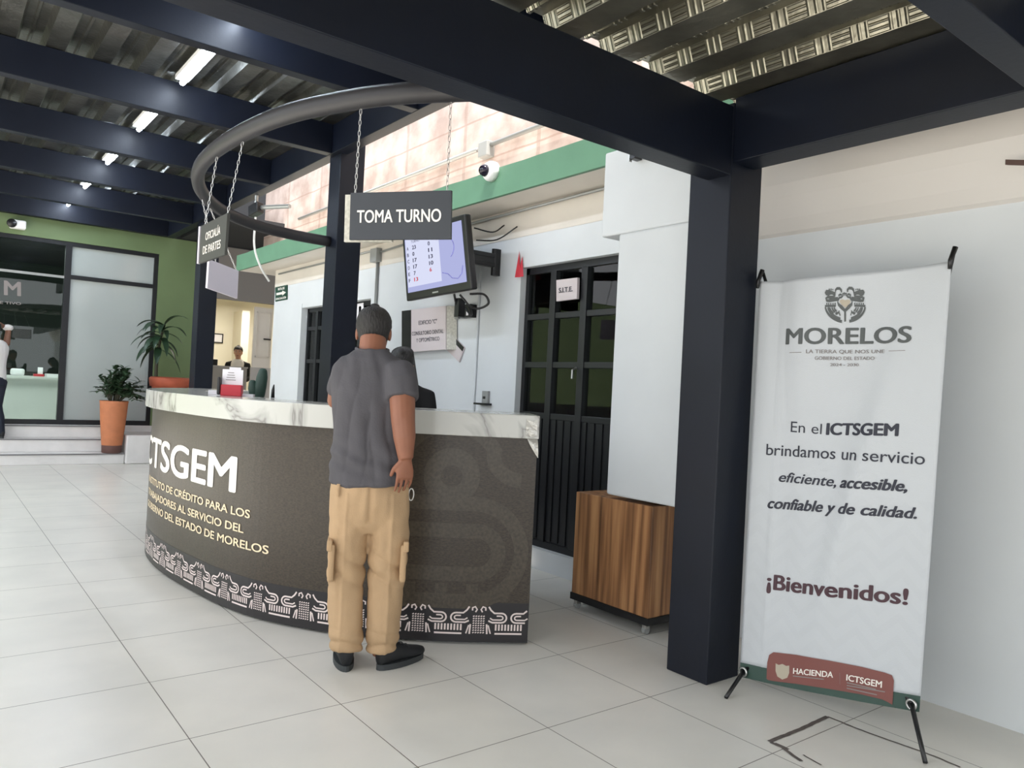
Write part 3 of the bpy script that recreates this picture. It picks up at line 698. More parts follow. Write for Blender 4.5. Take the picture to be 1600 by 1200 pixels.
MB().box(3.645, 3.67, 5.03, 5.11, 1.2, 1.30).build('plate', 'grey_plastic', t, bevel=.003); MB().box(3.64, 3.646, 5.06, 5.09, 1.235, 1.255).build('socket', 'black_plastic', t); MB().box(3.60, 3.67, 5.0, 5.16, 1.185, 1.2).build('ledge', 'black_plastic', t)
# red ribbon at the door corner
t = thing('red_ribbon', 'red pointed ribbon hanging at the top corner of the dark door', 'ribbon', (3.66, 4.72, 2.22))
for dy, h in ((0, .20), (-.04, .16)):
    MB().add([(3.64, 4.74+dy, 2.20), (3.655, 4.69+dy, 2.20), (3.66, 4.725+dy, 2.21+h), (3.66, 4.75+dy, 2.22)], [(0, 1, 2), (0, 2, 3), (1, 3, 2), (0, 3, 1)]).build('tail', 'red', t)
# metal bracket below the deep beam
o = MB().box(3.13, 3.19, 3.02, 3.06, 2.66, 2.80).build('door_chain_bracket', 'black_plastic', bevel=.003); tag(o, 'small dark metal bracket at the top of the white pier', 'bracket'); 
MB().box(3.128, 3.15, 3.06, 3.066, 2.65, 2.80).build('edge_strip', 'chrome', o)
o = MB().tube([(3.49, 1.26, 2.36), (3.40, .9, 2.30)], .012, 4).build('metal_stub', 'grey_metal'); 
bpy.data.objects.remove(o)
p = pl(1577, 254, 0, 3.50); o = MB().obox(p+np.array([-.045, -.09, -.03]), (.05, .10, .034), (.008, -.004, 0), (0, 0, .011)).build('steel_stub', mat('rusty_steel', (98, 76, 70), .6)); tag(o, 'short rusty steel stub sticking out of the wall at right edge', 'steel stub')
# evacuation sign
q = [pl(*p, 0, 3.665) for p in ((430.5, 449), (449.5, 445), (449, 468), (430.5, 471.5))]
t = thing('evacuation_sign', 'dark green evacuation route sign with white arrow at the wall corner', 'sign', tuple(np.mean(q, 0)))
MB().slab(q, .006).build('plate', 'sign_green', t)
fn = planefn(q, .005)
for tx, bx in (('RUTA DE', (.25, .74, .78, .90)), ('EVACUACIÓN', (.08, .1, .92, .24))):
    b = MB(); text_on(b, tx, fn, bx, .03); b.build('lettering', 'letter_white', t)
b = MB()
b.add([fn(.1, .42), fn(.6, .42), fn(.6, .32), fn(.9, .5), fn(.6, .68), fn(.6, .58), fn(.1, .58)], [(0, 1, 2, 3, 4, 5, 6)]); b.build('arrow', 'letter_white', t)
# fittings on the sunlit upper wall
conduit([(3.91, 9.9, 3.47), (3.91, 5.75, 3.49)], .022, 'pale conduit along the sunlit pink wall, left of the square box')
conduit([(3.91, 5.57, 3.49), (3.91, 2, 3.50)], .022, 'pale conduit along the sunlit pink wall, right of the square box')
p = pl(759, 234, 0, 3.9); o = MB().box(3.86, 3.95, p[1]-.07, p[1]+.07, p[2]-.07, p[2]+.07).build('junction_box', 'grey_plastic', bevel=.01); tag(o, 'white square junction box on the sunlit pink wall above the dome camera', 'junction box')
p = pl(768, 268, 0, 3.29)
t = thing('dome_camera', 'white dome security camera with dark lens on the green eave', 'security camera', tuple(p))
MB().tube([p+np.array([.02, 0, 0]), p-np.array([.02, 0, 0]), p-np.array([.045, 0, 0])], [.075, .075, .06], 24).build('base', 'white_plastic', t, smooth=True)
MB().ell(p-np.array([.05, -.015, .0]), (.05, .045, .045), 18).build('dome', mat('smoked_dome', (30, 26, 40), .1), t, smooth=True)

# ------------------------------------------------------------------ overhead ring with hanging signs
RG = [(2.30, 2.34), (2.03, 2.52)]+[(1.738,2.855),(1.61,3.024),(1.487,3.254),(1.351,3.633),(1.284,4.085),(1.274,4.614),(1.34,5.12),(1.513,5.64),(1.795,6.12),(2.189,6.47),(2.55,6.60),(2.915,6.63)]
RC = catmull(RG, 8)
o = MB().tube([(x, y, 2.60) for x, y in RC], .042, 12, 1.15).build('ring_rail', mat('dark_grey_painted_steel', (40, 39, 42), .5), smooth=True); tag(o, 'curved dark steel tube rail overhead, bending from beam to column', 'rail')
def chain(p0, p1, parent, link=.024):
    b = MB(); p0, p1 = np.array(p0), np.array(p1); L = np.linalg.norm(p1-p0); n = int(L/link); d = (p1-p0)/L
    for i in range(n):
        c = p0+d*(i+.5)*L/n; sx = np.array([1, 0, 0.]) if i % 2 else np.array([0, 1., 0])
        b.tube([c+sx*.0055*cos(a)+d*(L/n*.62)*sin(a) for a in np.linspace(0, 2*pi, 8, endpoint=False)], *[.0016, 4], closed=True, ref=np.cross(sx, d))
    return b.build('chain', 'chrome', parent)
def hanging(corn, A, B, name, label, m, th=.012):
    q = [pvert(x, y, A, B) for x, y in corn]
    t = thing(name, label, 'hanging sign', tuple(np.mean([q[2], q[3]], 0)))
    MB().slab(q, th).build('board', m, t)
    return t, q
def top_of(q, u): return q[0]*(1-u)+q[1]*u
def hang_chains(q, t, us):
    for u in us:
        p = top_of(q, u); k = np.argmin(np.hypot(*(RC-p[:2]).T)); chain(p+np.array([0, 0, -.008]), (*RC[k], 2.550), t)
A, B = (1.506, 3.23), (1.764, 2.839)
t, q = hanging(((549, 302), (706, 298), (705, 374), (547, 375)), A, B, 'hanging_sign', 'dark grey TOMA TURNO sign hanging from chains over the counter', 'sign_grey', .014)
e = (q[1]-q[0])/np.linalg.norm(q[1]-q[0]); n = np.cross(e, (0, 0, 1)); n = n if n @ (CO-q[0]) < 0 else -n
MB().slab([q[0]-e*.045+n*.03, q[0]+e*.2+n*.03, q[3]+e*.2+n*.03+np.array([0, 0, -.004]), q[3]-e*.045+n*.03+np.array([0, 0, -.004])], .016).build('backing_board', 'granite', t, label='speckled grey backing board')
b = MB(); text_on(b, 'TOMA TURNO', planefn(q, .0085), (.075, .36, .91, .635), .012); b.build('lettering', 'letter_white', t)
hang_chains(q, t, (.04, .955))
A, B = (1.227, 4.54), (1.227, 4.11)
t, q = hanging(((315.5, 354), (357.5, 333), (353, 398), (312.5, 412)), A, B, 'hanging_sign', 'dark OFICIALÍA DE PARTES sign hanging from the left of the ring rail', 'sign_dark', .014)
MB().slab([q[0]+np.array([-.005, .02, 0]), q[0]+np.array([-.005, 0, 0]), q[3]+np.array([-.005, 0, 0]), q[3]+np.array([-.005, .02, 0])], .014).build('edge_strip', 'sign_white', t)
fn = planefn(q, .0085)
for tx, bx in (('OFICIALÍA', (.24, .55, .80, .76)), ('DE PARTES', (.16, .20, .84, .42))):
    b = MB(); text_on(b, tx, fn, bx, .012); b.build('lettering', 'letter_white', t)
hang_chains(q, t, (.12, .95))
A, B = (1.581, 5.54), (1.81, 5.783)
t, q = hanging(((325.5, 405), (371.5, 423), (369.5, 466.5), (322.5, 450)), A, B, 'hanging_sign', 'blank white back of a sign hanging from the far side of the ring', 'sign_white', .014)
hang_chains(q, t, (.25, .97))

# ------------------------------------------------------------------ tube lights between the far beams
TC = [4.36, 5.80, 7.33, 8.87, 10.35, 11.75]
bay = ['in the bay nearest the camera, mostly hidden by the deep beam', 'in the second bay, largest of the row in view', 'in the third bay, just past the column beam', 'in the fourth bay, seen as a short bright spot', 'in the fifth bay, seen as a small bright spot', 'in the last bay before the green wall']
for y, nm in zip(TC, bay):
    t = thing('tube_light', 'lit fluorescent tube '+nm, 'tube light', (1.52, y, 3.66), 'ceiling tube lights')
    MB().box(1.47, 1.57, y-.62, y+.62, 3.625, 3.66).build('housing', 'white_plastic', t)
    MB().tube([(1.52, y-.60, 3.60), (1.52, y+.60, 3.60)], .020, 10).build('tube', 'tube', t)
# security cameras at the left and beside the edge beam
p = pl(18, 349, 1, 12.5)
t = thing('bullet_camera', 'white security camera on the green wall above the glazed front', 'security camera', tuple(p))
MB().box(p[0]-.02, p[0]+.17, 12.48, 12.6, p[2]-.06, p[2]+.06).build('body', 'white_plastic', t, bevel=.02); MB().ell(p+np.array([-.0, -.03, 0]), (.06, .03, .06)).build('lens', 'black_plastic', t, smooth=True)
p = np.array([2.93, 8.7, 3.30])
p = pvert(400, 328, (2.93, 8), (2.93, 9)); 
t = thing('bullet_camera', 'grey security camera on an arm under the edge beam, trailing white cable', 'security camera', tuple(p))
MB().tube([(p[0], p[1], 3.40), p+np.array([0, 0, .05])], .02, 8).build('ceiling_mount', 'grey_metal', t)
MB().tube([p+np.array([0, 0, .02]), p+np.array([.04, -.1, .02]), p+np.array([.2, -.5, .0])], .025, 8).build('arm', 'grey_metal', t)
MB().obox(p, (.05, .03, 0), (-.02, .09, -.02), (0, .01, .06)).build('body', 'black_plastic', t, bevel=.01)
MB().tube(catmull([p+np.array([.0, 0, -.08]), p+np.array([.02, .05, -.4]), p+np.array([.12, .1, -.62]), p+np.array([.3, .3, -.75])], 8), .012, 6).build('cable', 'white_plastic', t)

# ------------------------------------------------------------------ free-standing banner
t = thing('banner_stand', 'tall white fabric banner of welcome text on a black cross stand', 'banner', (3.02, 1.7, 0))
BQ = [np.array(p) for p in ((3.15, 2.178, 1.893), (3.25, 1.359, 1.921), (3.19, 1.376, .183), (3.05, 2.114, .112))]
BP = [(1187, 440), (1487, 408), (1438, 1088), (1157, 1035)]
hom = homog(BP, [(0, 1), (1, 1), (1, 0), (0, 0)])
bn = np.cross(BQ[1]-BQ[0], BQ[3]-BQ[0]); bn /= np.linalg.norm(bn); bn = bn if bn[0] < 0 else -bn
def bsurf(e=0):
    def f(u, v, e2=0):
        p = BQ[3]*(1-u)*(1-v)+BQ[2]*u*(1-v)+BQ[1]*u*v+BQ[0]*(1-u)*v
        d = .013*sin(7*(u*.8-v*1.1)+1)*sin(pi*u)*(.4+v)+.022*np.exp(-((u-.86+.45*(1-v))/.075)**2)*min(1, max(0, v)*6)*sin(pi*min(1, max(0, v)+.1))-.014*np.exp(-((u-.13-.15*(1-v))/.07)**2)*v-.010*np.exp(-((u-.12)/.05)**2)*(max(v,0)**3)
        d += .004*np.exp(-((u-.15)/.012)**2)+.025*(1-v)**2*sin(pi*u)
        z = -.012*sin(pi*u)*v**8
        return p+bn*(d+e+e2)+np.array([0, 0, z])
    return f
f0 = bsurf(); NU, NV = 60, 110; b = MB()
vs = [f0(i/NU, j/NV) for j in range(NV+1) for i in range(NU+1)]
b.add(vs, [(j*(NU+1)+i, j*(NU+1)+i+1, (j+1)*(NU+1)+i+1, (j+1)*(NU+1)+i) for j in range(NV) for i in range(NU)])
bo = b.build('banner_cloth', 'banner', t, smooth=True)
sd = bo.modifiers.new('thickness', 'SOLIDIFY'); sd.thickness = .0015; sd.offset = -1 if False else 0
f1 = bsurf(.0025)
def buv(px, py): return hom(px, py)
def btext(mb, body, l, r, bold=0, shear=0):
    """l, r: (x, baseline y, cap-top y) pixels at the left and right ends of the line"""
    a0, a1 = buv(l[0], l[1]), buv(r[0], r[1]); c0, c1 = buv(l[0], l[2]), buv(r[0], r[2])
    V, Fc = text_raw(body, bold, shear); x0, x1 = V[:,0].min(), V[:,0].max(); out = []
    for x, y, e in V:
        k = (x-x0)/(x1-x0); y /= CAP
        u = (a0[0]*(1-k)+a1[0]*k); v0 = a0[1]*(1-k)+a1[1]*k; v1 = c0[1]*(1-k)+c1[1]*k
        out.append(f1(u, v0+(v1-v0)*y, e))
    mb.add(out, Fc)
b = MB(); btext(b, 'MORELOS', (1228, 544, 517), (1425, 541, 513), .02); b.build('title_lettering', 'letter_grey', t)
b = MB(); 
for args in (('LA TIERRA QUE NOS UNE', (1262, 559, 552.5), (1383, 558, 552)), ('GOBIERNO DEL ESTADO', (1275, 569.5, 563.5), (1367, 569, 563.5)), ('2024 - 2030', (1298, 579.5, 574.5), (1342, 579.5, 574.5))):
    b = MB(); btext(b, *args, .006); b.build('subtitle_lettering', 'letter_pale', t)
b = MB()
for x0, y0, x1, y1 in ((1235, 558, 1255, 557.5), (1390, 555, 1416, 554.5)): strokes(b, [[buv(x0, y0), buv(x1, y1)]], .0015, f1)
b.build('subtitle_rule', 'letter_pale', t)
for args in (('En el', (1235, 686, 668), (1284, 689.5, 672)), ('ICTSGEM', (1291, 690, 671), (1406, 692, 672), .03), ('brindamos un servicio', (1197, 722.5, 704), (1445, 737, 717), .004),
             ('eficiente,', (1216, 764, 748), (1310, 772, 755), .012, .25), ('accesible,', (1316, 773, 755), (1419, 779, 761), .026, .25), ('confiable y de calidad.', (1199, 805, 788), (1433, 821, 803), .022, .25)):
    b = MB(); btext(b, *args); b.build('message_lettering', 'letter_dark', t)
b = MB(); btext(b, '¡Bienvenidos!', (1200, 927, 904), (1419, 952, 927), .022); b.build('welcome_lettering', 'letter_maroon', t)
# emblem
b = MB(); Z = lambda x, y: buv(1180+x/5.333, 430+y/5.333)
half = [[(690,165),(668,150),(650,152),(640,160),(618,158),(611,145),(618,132),(636,134),(660,140),(690,152),(694,122),(706,106),(728,105),(742,122),(740,142)],
        [(688,155),(686,184),(628,186),(613,200),(618,216),(640,220),(716,206),(724,186)], [(640,205),(712,192)],
        [(750,150),(754,168),(742,186),(722,190)], [(716,172),(732,160),(744,166)], [(636,238),(636,256)], [(620,238),(620,256)], [(653,238),(653,256)], [(670,238),(670,256)], [(687,236),(687,254)],
        [(604,267),(692,264)], [(766+160*cos(a), 262+145*sin(a)) for a in np.linspace(pi*.97, pi*.56, 14)], [(766+138*cos(a), 262+124*sin(a)) for a in np.linspace(pi*.96, pi*.60, 14)],
        [(640,280),(652,310),(672,332)], [(660,278),(668,302),(684,322)], [(676,278),(684,298),(698,314)], [(692,340),(716,322),(724,352)], [(686,334),(716,322),(716,306)],
        [(708,222),(712,256),(736,286),(764,312)], [(712,246),(740,268),(766,304)], [(648,126),(640,112)], [(660,124),(658,108)], [(672,122),(674,112)]]
for L in half: strokes(b, [[Z(x, y) for x, y in L]],   .0075 if len(L) > 6 else .0055, f1)
for L in half: strokes(b, [[Z(1532-x, y-4) for x, y in L]],   .0075 if len(L) > 6 else .0055, f1)
strokes(b, [[Z(764, 312), Z(762, 404)]], .009, f1); strokes(b, [[Z(766, 140), Z(767, 172)], [Z(752, 152), Z(780, 152)]], .004, f1)
b.build('emblem', 'letter_grey', t)
b = MB(); hp = [(768,280),(738,252),(722,226),(730,208),(750,204),(768,212),(786,204),(804,208),(812,226),(796,252)]; b.add([bsurf(.0018)(*Z(x, y)) for x, y in hp], [tuple(range(len(hp)))]); b.build('emblem_heart', 'tan', t)
# bottom strip, maroon label and its print
fl = bsurf(.0012)
def bquad(mb, pts, fn, n=14):
    TL, TR, BR, BL = pts; vs = []
    for j in range(2):
        for i in range(n+1):
            k = i/n; x = (TL[0]*(1-k)+TR[0]*k)*(1-j)+(BL[0]*(1-k)+BR[0]*k)*j; y = (TL[1]*(1-k)+TR[1]*k)*(1-j)+(BL[1]*(1-k)+BR[1]*k)*j
            if len(pts) and fn: vs.append(fn(*buv(x, y)))
    mb.add(vs, [(i, i+1, n+2+i, n+1+i) for i in range(n)])
b = MB(); m = 24; vs = [fl(i/m, .0) for i in range(m+1)]+[fl(i/m, -.036) for i in range(m+1)]; b.add(vs, [(i, i+1, m+2+i, m+1+i) for i in range(m)]); b.build('bottom_strip', 'teal', t)
f2 = bsurf(.006); f3 = bsurf(.0075)
tp = [(1203, 1035), (1206, 1024), (1213, 1020), (1250, 1024), (1300, 1033), (1350, 1043), (1385, 1052), (1396, 1056), (1399, 1064)]
bt = [(1202, 1058), (1204, 1060), (1212, 1061.5), (1250, 1066), (1300, 1074), (1350, 1083), (1382, 1091), (1390, 1095), (1397, 1099)]
def dens(L):
    return [tuple(np.array(L[i])+(np.array(L[i+1])-np.array(L[i]))*k/4) for i in range(len(L)-1) for k in range(4)]+[L[-1]]
tp, bt = dens(tp), dens(bt)
b = MB(); m = len(tp); b.add([f2(*buv(*p)) for p in tp]+[f2(*buv(*p)) for p in bt], [(i, i+1, m+i+1, m+i) for i in range(m-1)]); b.build('maroon_label', 'maroon', t)
f1s = f1; f1 = f3
b = MB(); btext(b, 'HACIENDA', (1245, 1051, 1042.5), (1307, 1058, 1049), .014); b.build('label_lettering', 'letter_white', t)
b = MB(); btext(b, 'ICTSGEM', (1327, 1062, 1053), (1381, 1074, 1064), .014); b.build('label_lettering', 'letter_white', t)
b = MB()
strokes(b, [[buv(1317, 1051), buv(1317.5, 1068)]], .0012, f3)
for k, (x0, x1) in enumerate(((1328, 1372), (1328, 1386), (1328, 1374))): strokes(b, [[buv(x0, 1065.5+4*k), buv(x1, 1076+4*k)]], .0025, f3)
strokes(b, [[buv(1245, 1054.5), buv(1293, 1060)]], .0025, f3)
b.build('label_small_print', 'letter_pale', t)
b = MB(); cr = [(1217,1036),(1222,1038.5),(1228,1037),(1234,1040),(1239,1039.5),(1239,1050),(1236,1057),(1228,1059.5),(1220,1055),(1217,1047)]; b.add([f3(*buv(*p)) for p in cr], [tuple(range(len(cr)))]); b.build('label_crest', 'tan', t)
f1 = f1s
# cross stand: hub behind, two front legs from the grommets, two arms up, two rear feet
hub = np.array([3.34, 1.80, .42]); 
gl, gr = bsurf(.01)(.03, -.02), bsurf(.01)(.965, -.02)
for g in (gl, gr): MB().tube([g+bn*.004+np.array([0, .018*cos(a), .018*sin(a)]) for a in np.linspace(0, 2*pi, 14, endpoint=False)], .0055, 6, closed=True).build('grommet', 'chrome', t, smooth=True)
for name, g, foot in (('leg', gl, (2.872, 2.057, .006)), ('leg', gr, (3.02, 1.275, .006))):
    MB().tube([np.array(foot), np.array(foot)*.5+(g-np.array([.0, 0, 0]))*.5, g], [.009, .009, .010], 8).build(name, 'black_plastic', t, smooth=True)
    MB().tube([g, hub], .009, 8).build('lower_arm', 'black_plastic', t, smooth=True)
for c in (BQ[0], BQ[1]):
    MB().tube([hub, c*.7+hub*.3+np.array([.1, 0, 0]), c+np.array([.02, 0, .05])], .008, 8).build('upper_arm', 'black_plastic', t, smooth=True)
    MB().tube([c+bn*.02+np.array([0, 0, -.035]), c+bn*.015, c+np.array([.0, 0, .055])-np.array([0, .012, 0])], [.008, .01, .011], 8).build('corner_hook', 'black_plastic', t, smooth=True)
MB().ell(hub, (.03, .03, .04)).build('hub', 'black_plastic', t, smooth=True)
MB().tube([hub, (3.52, 1.80, .008)], .009, 8).build('leg', 'black_plastic', t, smooth=True)
# dirty edge of an access panel in the tiles
b = MB()
def gl_(pts, wd):
    P = [np.array(pl(x, y, 2, 0)[:2]) for x, y in pts]
    dense = []
    for i in range(len(P)-1):
        for k in range(14): dense.append(P[i]+(P[i+1]-P[i])*k/14)
    dense.append(P[-1]); dense = [p+.003*np.array([noise.noise(Vector((*p*30, 0))), noise.noise(Vector((*p*30, 5)))]) for p in dense]
    strokes(b, [dense], wd, lambda x, y, e=0: (x, y, .0012+e))
gl_([(1202, 1159), (1250, 1140), (1293, 1120)], .020); gl_([(1293, 1120), (1350, 1143), (1460, 1182), (1500, 1199)], .010); gl_([(1204, 1160), (1222, 1168), (1252, 1190)], .016); gl_([(1255, 1180), (1283, 1196)], .007); gl_([(1210, 1162), (1232, 1172)], .02)
o = b.build('trim_6', 'grime'); struct(o)
# ------------------------------------------------------------------ plants
def leaf(mb, base, d, L, W, droop=.5, n=6, fold=.25):
    d = np.array(d, float); d /= np.linalg.norm(d); side = np.cross(d, (0, 0, 1.)); side /= (np.linalg.norm(side)+1e-9)
    P = []; p = np.array(base, float); dd = d.copy(); vs = []
    for i in range(n+1):
        t = i/n; w = W*(sin(pi*min(1, t*.92+.06))**.8)*(1-.3*t)
        up = np.cross(side, dd)
        vs += [p-side*w+up*fold*w, p, p+side*w+up*fold*w]
        p = p+dd*L/n; dd = dd+np.array([0, 0, -droop/n]); dd /= np.linalg.norm(dd)
    fs = []
    for i in range(n):
        for k in (0, 1): a = i*3+k; fs.append((a, a+1, a+4, a+3))
    mb.add(vs, fs)
px_, py_ = 2.175, 11.98
ZP = .152
t = thing('potted_shrub', 'bushy small-leaved shrub in tall terracotta pot on the office steps', 'potted plant', (px_, py_, ZP))
MB().lathe([(.128, .10), (.133, .12), (.15, .30), (.168, .52), (.180, .70), (.186, .735), (.170, .735), (.165, .69), (.02, .685)], (px_, py_, ZP), 36).build('pot', 'terracotta', t, smooth=True)
MB().lathe([(.118, 0), (.126, .008), (.131, .125), (.12, .13)], (px_, py_, ZP), 36).build('pot_foot', 'dirt_brown', t, smooth=True, label='dark stained foot of the pot')
MB().lathe([(.0, .690), (.166, .695), (.166, .70), (.0, .72)], (px_, py_, ZP), 24).build('soil', 'soil', t)
rnd = random.Random(3); b = MB(); lf = MB()
for k in range(58):
    a = rnd.uniform(0, 2*pi); r = rnd.uniform(.05, .42); h = .12+.52*(1-(r/.46)**2)*rnd.uniform(.35, 1.1)
    p0 = np.array([px_+.05*cos(a), py_+.05*sin(a), ZP+.70]); p2 = np.array([px_+.06+r*cos(a)*1.05, py_+r*sin(a)*.8, ZP+.70+max(.03, h-.12)]); p1 = (p0+p2)/2+np.array([0, 0, .08])
    C = catmull([p0, p1, p2], 5); b.tube(C, .005, 5)
    for q in range(3, len(C)):
        for m in range(2):
            d = (C[q]-C[q-1]); d /= np.linalg.norm(d); aa = rnd.uniform(0, 2*pi); dd = d*.5+np.array([cos(aa), sin(aa), rnd.uniform(-.1, .5)])
            leaf(lf, C[q], dd, rnd.uniform(.07, .11), rnd.uniform(.020, .032), .5, 4)
b.build('stems', 'stem', t, smooth=True); lf.build('foliage', 'leaf', t, smooth=True)
px_, py_ = 2.94, 12.15
t = thing('potted_corn_plant', 'tall long-leaved plant in wide red clay pot beside the far column', 'potted plant', (px_, py_, .413))
MB().lathe([(.17, 0), (.2, .3), (.235, .62), (.245, .70), (.275, .705), (.285, .82), (.262, .845), (.25, .80), (.02, .79)], (px_, py_, .413), 36).build('pot', 'terracotta_red', t, smooth=True)
MB().lathe([(0, .795), (.248, .80), (.248, .805), (0, .82)], (px_, py_, .413), 24).build('soil', 'soil', t)
T0 = np.array([px_-.20, py_-.02, .41+.80]); trunk = catmull([T0, T0+np.array([.0, 0, .30]), T0+np.array([.03, 0, .58]), T0+np.array([.08, 0, .82])], 8)
MB().tube(trunk, [.026-.010*i/(len(trunk)-1) for i in range(len(trunk))], 8).build('trunk', 'stem', t, smooth=True)
rnd = random.Random(11)
for k in range(24):
    q = trunk[int(len(trunk)*(.5+.5*k/24))-0 if k < 23 else -1]; a = k*2.4+rnd.uniform(-.4, .4)
    if sin(a) > .3 and cos(a) > .2: a += pi
    up_ = .9-1.1*(1-k/24)+rnd.uniform(-.2, .2); bb = MB()
    leaf(bb, q, (cos(a), .8*sin(a), up_), rnd.uniform(.34, .50), rnd.uniform(.045, .062), rnd.uniform(1.5, 2.4), 8)
    bb.build('leaf', 'leaf_long', t, smooth=True)

# ------------------------------------------------------------------ office behind the glass
t = thing('office_desk', 'white office desk seen behind the dark glass front', 'desk', (1.0, 14.2, .5))
MB().box(.2, 1.95, 13.95, 14.0, .5, 1.12).build('front_panel', 'white_plastic', t); MB().box(.15, 2.0, 13.9, 14.6, 1.12, 1.16).build('desktop', 'white_plastic', t)
o = MB().box(1.10, 1.28, 14.1, 14.3, 1.16, 1.27).build('white_box', 'paper', bevel=.03); tag(o, 'white rounded box on the office desk, at its left', 'box')
t = thing('desk_card_holder', 'pink and white card holder on the office desk behind glass', 'card holder', (1.47, 14.15, 1.16))
MB().box(1.40, 1.54, 14.1, 14.2, 1.16, 1.20).build('base', 'red', t); MB().obox((1.49, 14.15, 1.25), (.035, 0, 0), (0, .005, .0), (0, .01, .055)).build('sheet', 'paper', t)
o = MB().box(1.57, 1.9, 14.05, 14.3, 1.16, 1.21).build('paper_stack', 'paper'); tag(o, 'low stack of papers on the office desk, at its right', 'papers')
q = [pl(x, y, 1, YO+.05) for x, y in ((6, 437), (33, 440), (33, 462.5), (6, 460.5))]
t = thing('glass_lettering', 'white vinyl letters on the dark office glass', 'lettering', tuple(np.mean(q, 0)))
b = MB(); text_on(b, 'M', planefn(q, .0), (0, 0, 1, 1), .02); b.build('large_letter', 'letter_pale', t)
q = [pl(x, y, 1, YO+.05) for x, y in ((0, 469.5), (33, 472), (33, 477), (0, 475))]
b = MB(); text_on(b, 'E TIVO', planefn(q, 0), (0, .1, 1, .9), .01); b.build('small_letters', 'letter_pale', t)

# ------------------------------------------------------------------ reception room at the far end
t = thing('reception_desk', 'grey reception desk in the lit room at the far end', 'desk', (3.95, 13.0, .5))
MB().box(3.44, 4.33, 12.9, 12.95, .5, 1.46).build('front_panel', mat('warm_grey_laminate', (150, 145, 138), .6), t); MB().box(3.44, 4.34, 12.88, 13.2, 1.46, 1.485).build('desktop', mat('grey_laminate_top', (160, 156, 150), .5), t)
o = MB().box(3.60, 3.86, 12.95, 13.15, 1.486, 1.585).build('desk_printer', 'black_plastic', bevel=.008); tag(o, 'low black printer-like box on the grey reception desk', 'printer')
d3 = struct(MB().box(4.36, 4.67, 12.76, 12.80, 1.49, 2.5).build('door_3', 'cream_wall', loc=(4.5, 12.78, 1.49)))
b = MB(); 
for x0, x1, z0, z1 in ((4.40, 4.63, 1.66, 1.68), (4.40, 4.63, 2.40, 2.42), (4.40, 4.415, 1.66, 2.42), (4.615, 4.63, 1.66, 2.42)): b.box(x0, x1, 12.745, 12.76, z0, z1)
b.build('panel_moulding', 'cream_wall', d3); MB().tube([(4.64, 12.73, 1.97), (4.52, 12.72, 1.97)], .012, 8).build('door_handle', 'black_plastic', d3)
struct(MB().box(4.345, 4.68, 12.76, 12.80, .5, 1.488).build('wall_half', mat('grey_half_wall', (176, 172, 168), .7)))
q = [pl(x, y, 1, 15.38) for x, y in ((328, 520), (349, 520.5), (349, 536), (328, 535))]
t = thing('picture_frame', 'thin dark framed certificate on the lit cream back wall', 'picture frame', tuple(np.mean(q, 0)))
x0, x1, z0, z1 = q[0][0], q[1][0], q[3][2], q[0][2]
MB().box(x0, x1, 15.37, 15.395, z0, z0+.02).box(x0, x1, 15.37, 15.395, z1-.02, z1).box(x0, x0+.02, 15.37, 15.395, z0, z1).box(x1-.02, x1, 15.37, 15.395, z0, z1).build('frame', 'black_plastic', t); MB().box(x0+.01, x1-.01, 15.38, 15.398, z0+.01, z1-.01).build('sheet', 'paper', t)
struct(MB().box(4.85, 5.0, 14.9, 15.4, .5, 2.6).build('wall_niche', 'lit_cream'))

# ------------------------------------------------------------------ people
class Fr:                                   # local frame: x right, y forward, z up
    def __init__(s, base, heading):
        s.o = np.array(base, float); h = heading; s.R = np.array([[cos(h), -sin(h), 0], [sin(h), cos(h), 0], [0, 0, 1.]]).T @ np.eye(3)
        s.X = np.array([cos(h), -sin(h), 0]); s.Y = np.array([sin(h), cos(h), 0]); s.Z = np.array([0, 0, 1.])
    def p(s, v): return s.o+s.X*v[0]+s.Y*v[1]+s.Z*v[2]
    def d(s, v): return s.X*v[0]+s.Y*v[1]+s.Z*v[2]
def remesh(mb, name, material, parent, voxel, it=6, disp=None, fac=.5):
    ob = mb.build(name, material, parent)
    r = ob.modifiers.new('r', 'REMESH'); r.mode = 'VOXEL'; r.voxel_size = voxel; r.use_smooth_shade = True
    sm = ob.modifiers.new('s', 'SMOOTH'); sm.iterations = it; sm.factor = fac
    dg = bpy.context.evaluated_depsgraph_get(); dg.update()
    me = bpy.data.meshes.new_from_object(ob.evaluated_get(dg)); ob.modifiers.clear(); old = ob.data; ob.data = me; bpy.data.meshes.remove(old)
    if disp:
        ns = [v.normal.copy() for v in me.vertices]
        for v, n in zip(me.vertices, ns): v.co = v.co+n*disp(v.co)
    me.update(); me.shade_smooth(); return ob
def torso(mb, fr, secs, n=28): mb.loft([(fr.p((cx, cy, z)), fr.d((a, 0, 0)), fr.d((0, bb, 0))) for cx, cy, z, a, bb in secs], n)
HEAD = [(-.004,.020,.022,.052),(0,.034,.036,.046),(.03,.050,.056,.032),(.06,.060,.074,.014),(.10,.069,.088,.004),(.14,.0745,.096,0),(.18,.072,.094,-.002),(.21,.058,.076,-.005),(.226,.038,.05,-.005),(.236,.014,.02,-.005)]
def head_frame(fr, chin, pitch, yaw=0, roll=0):
    hz = np.array([sin(roll), sin(pitch), cos(pitch)]); hz /= np.linalg.norm(hz); hy = np.array([sin(yaw)*cos(pitch), cos(yaw)*cos(pitch), -sin(pitch)]); hx = np.cross(hy, hz); hx /= np.linalg.norm(hx); hy = np.cross(hz, hx)
    return fr.p(chin), fr.d(hx), fr.d(hy), fr.d(hz)
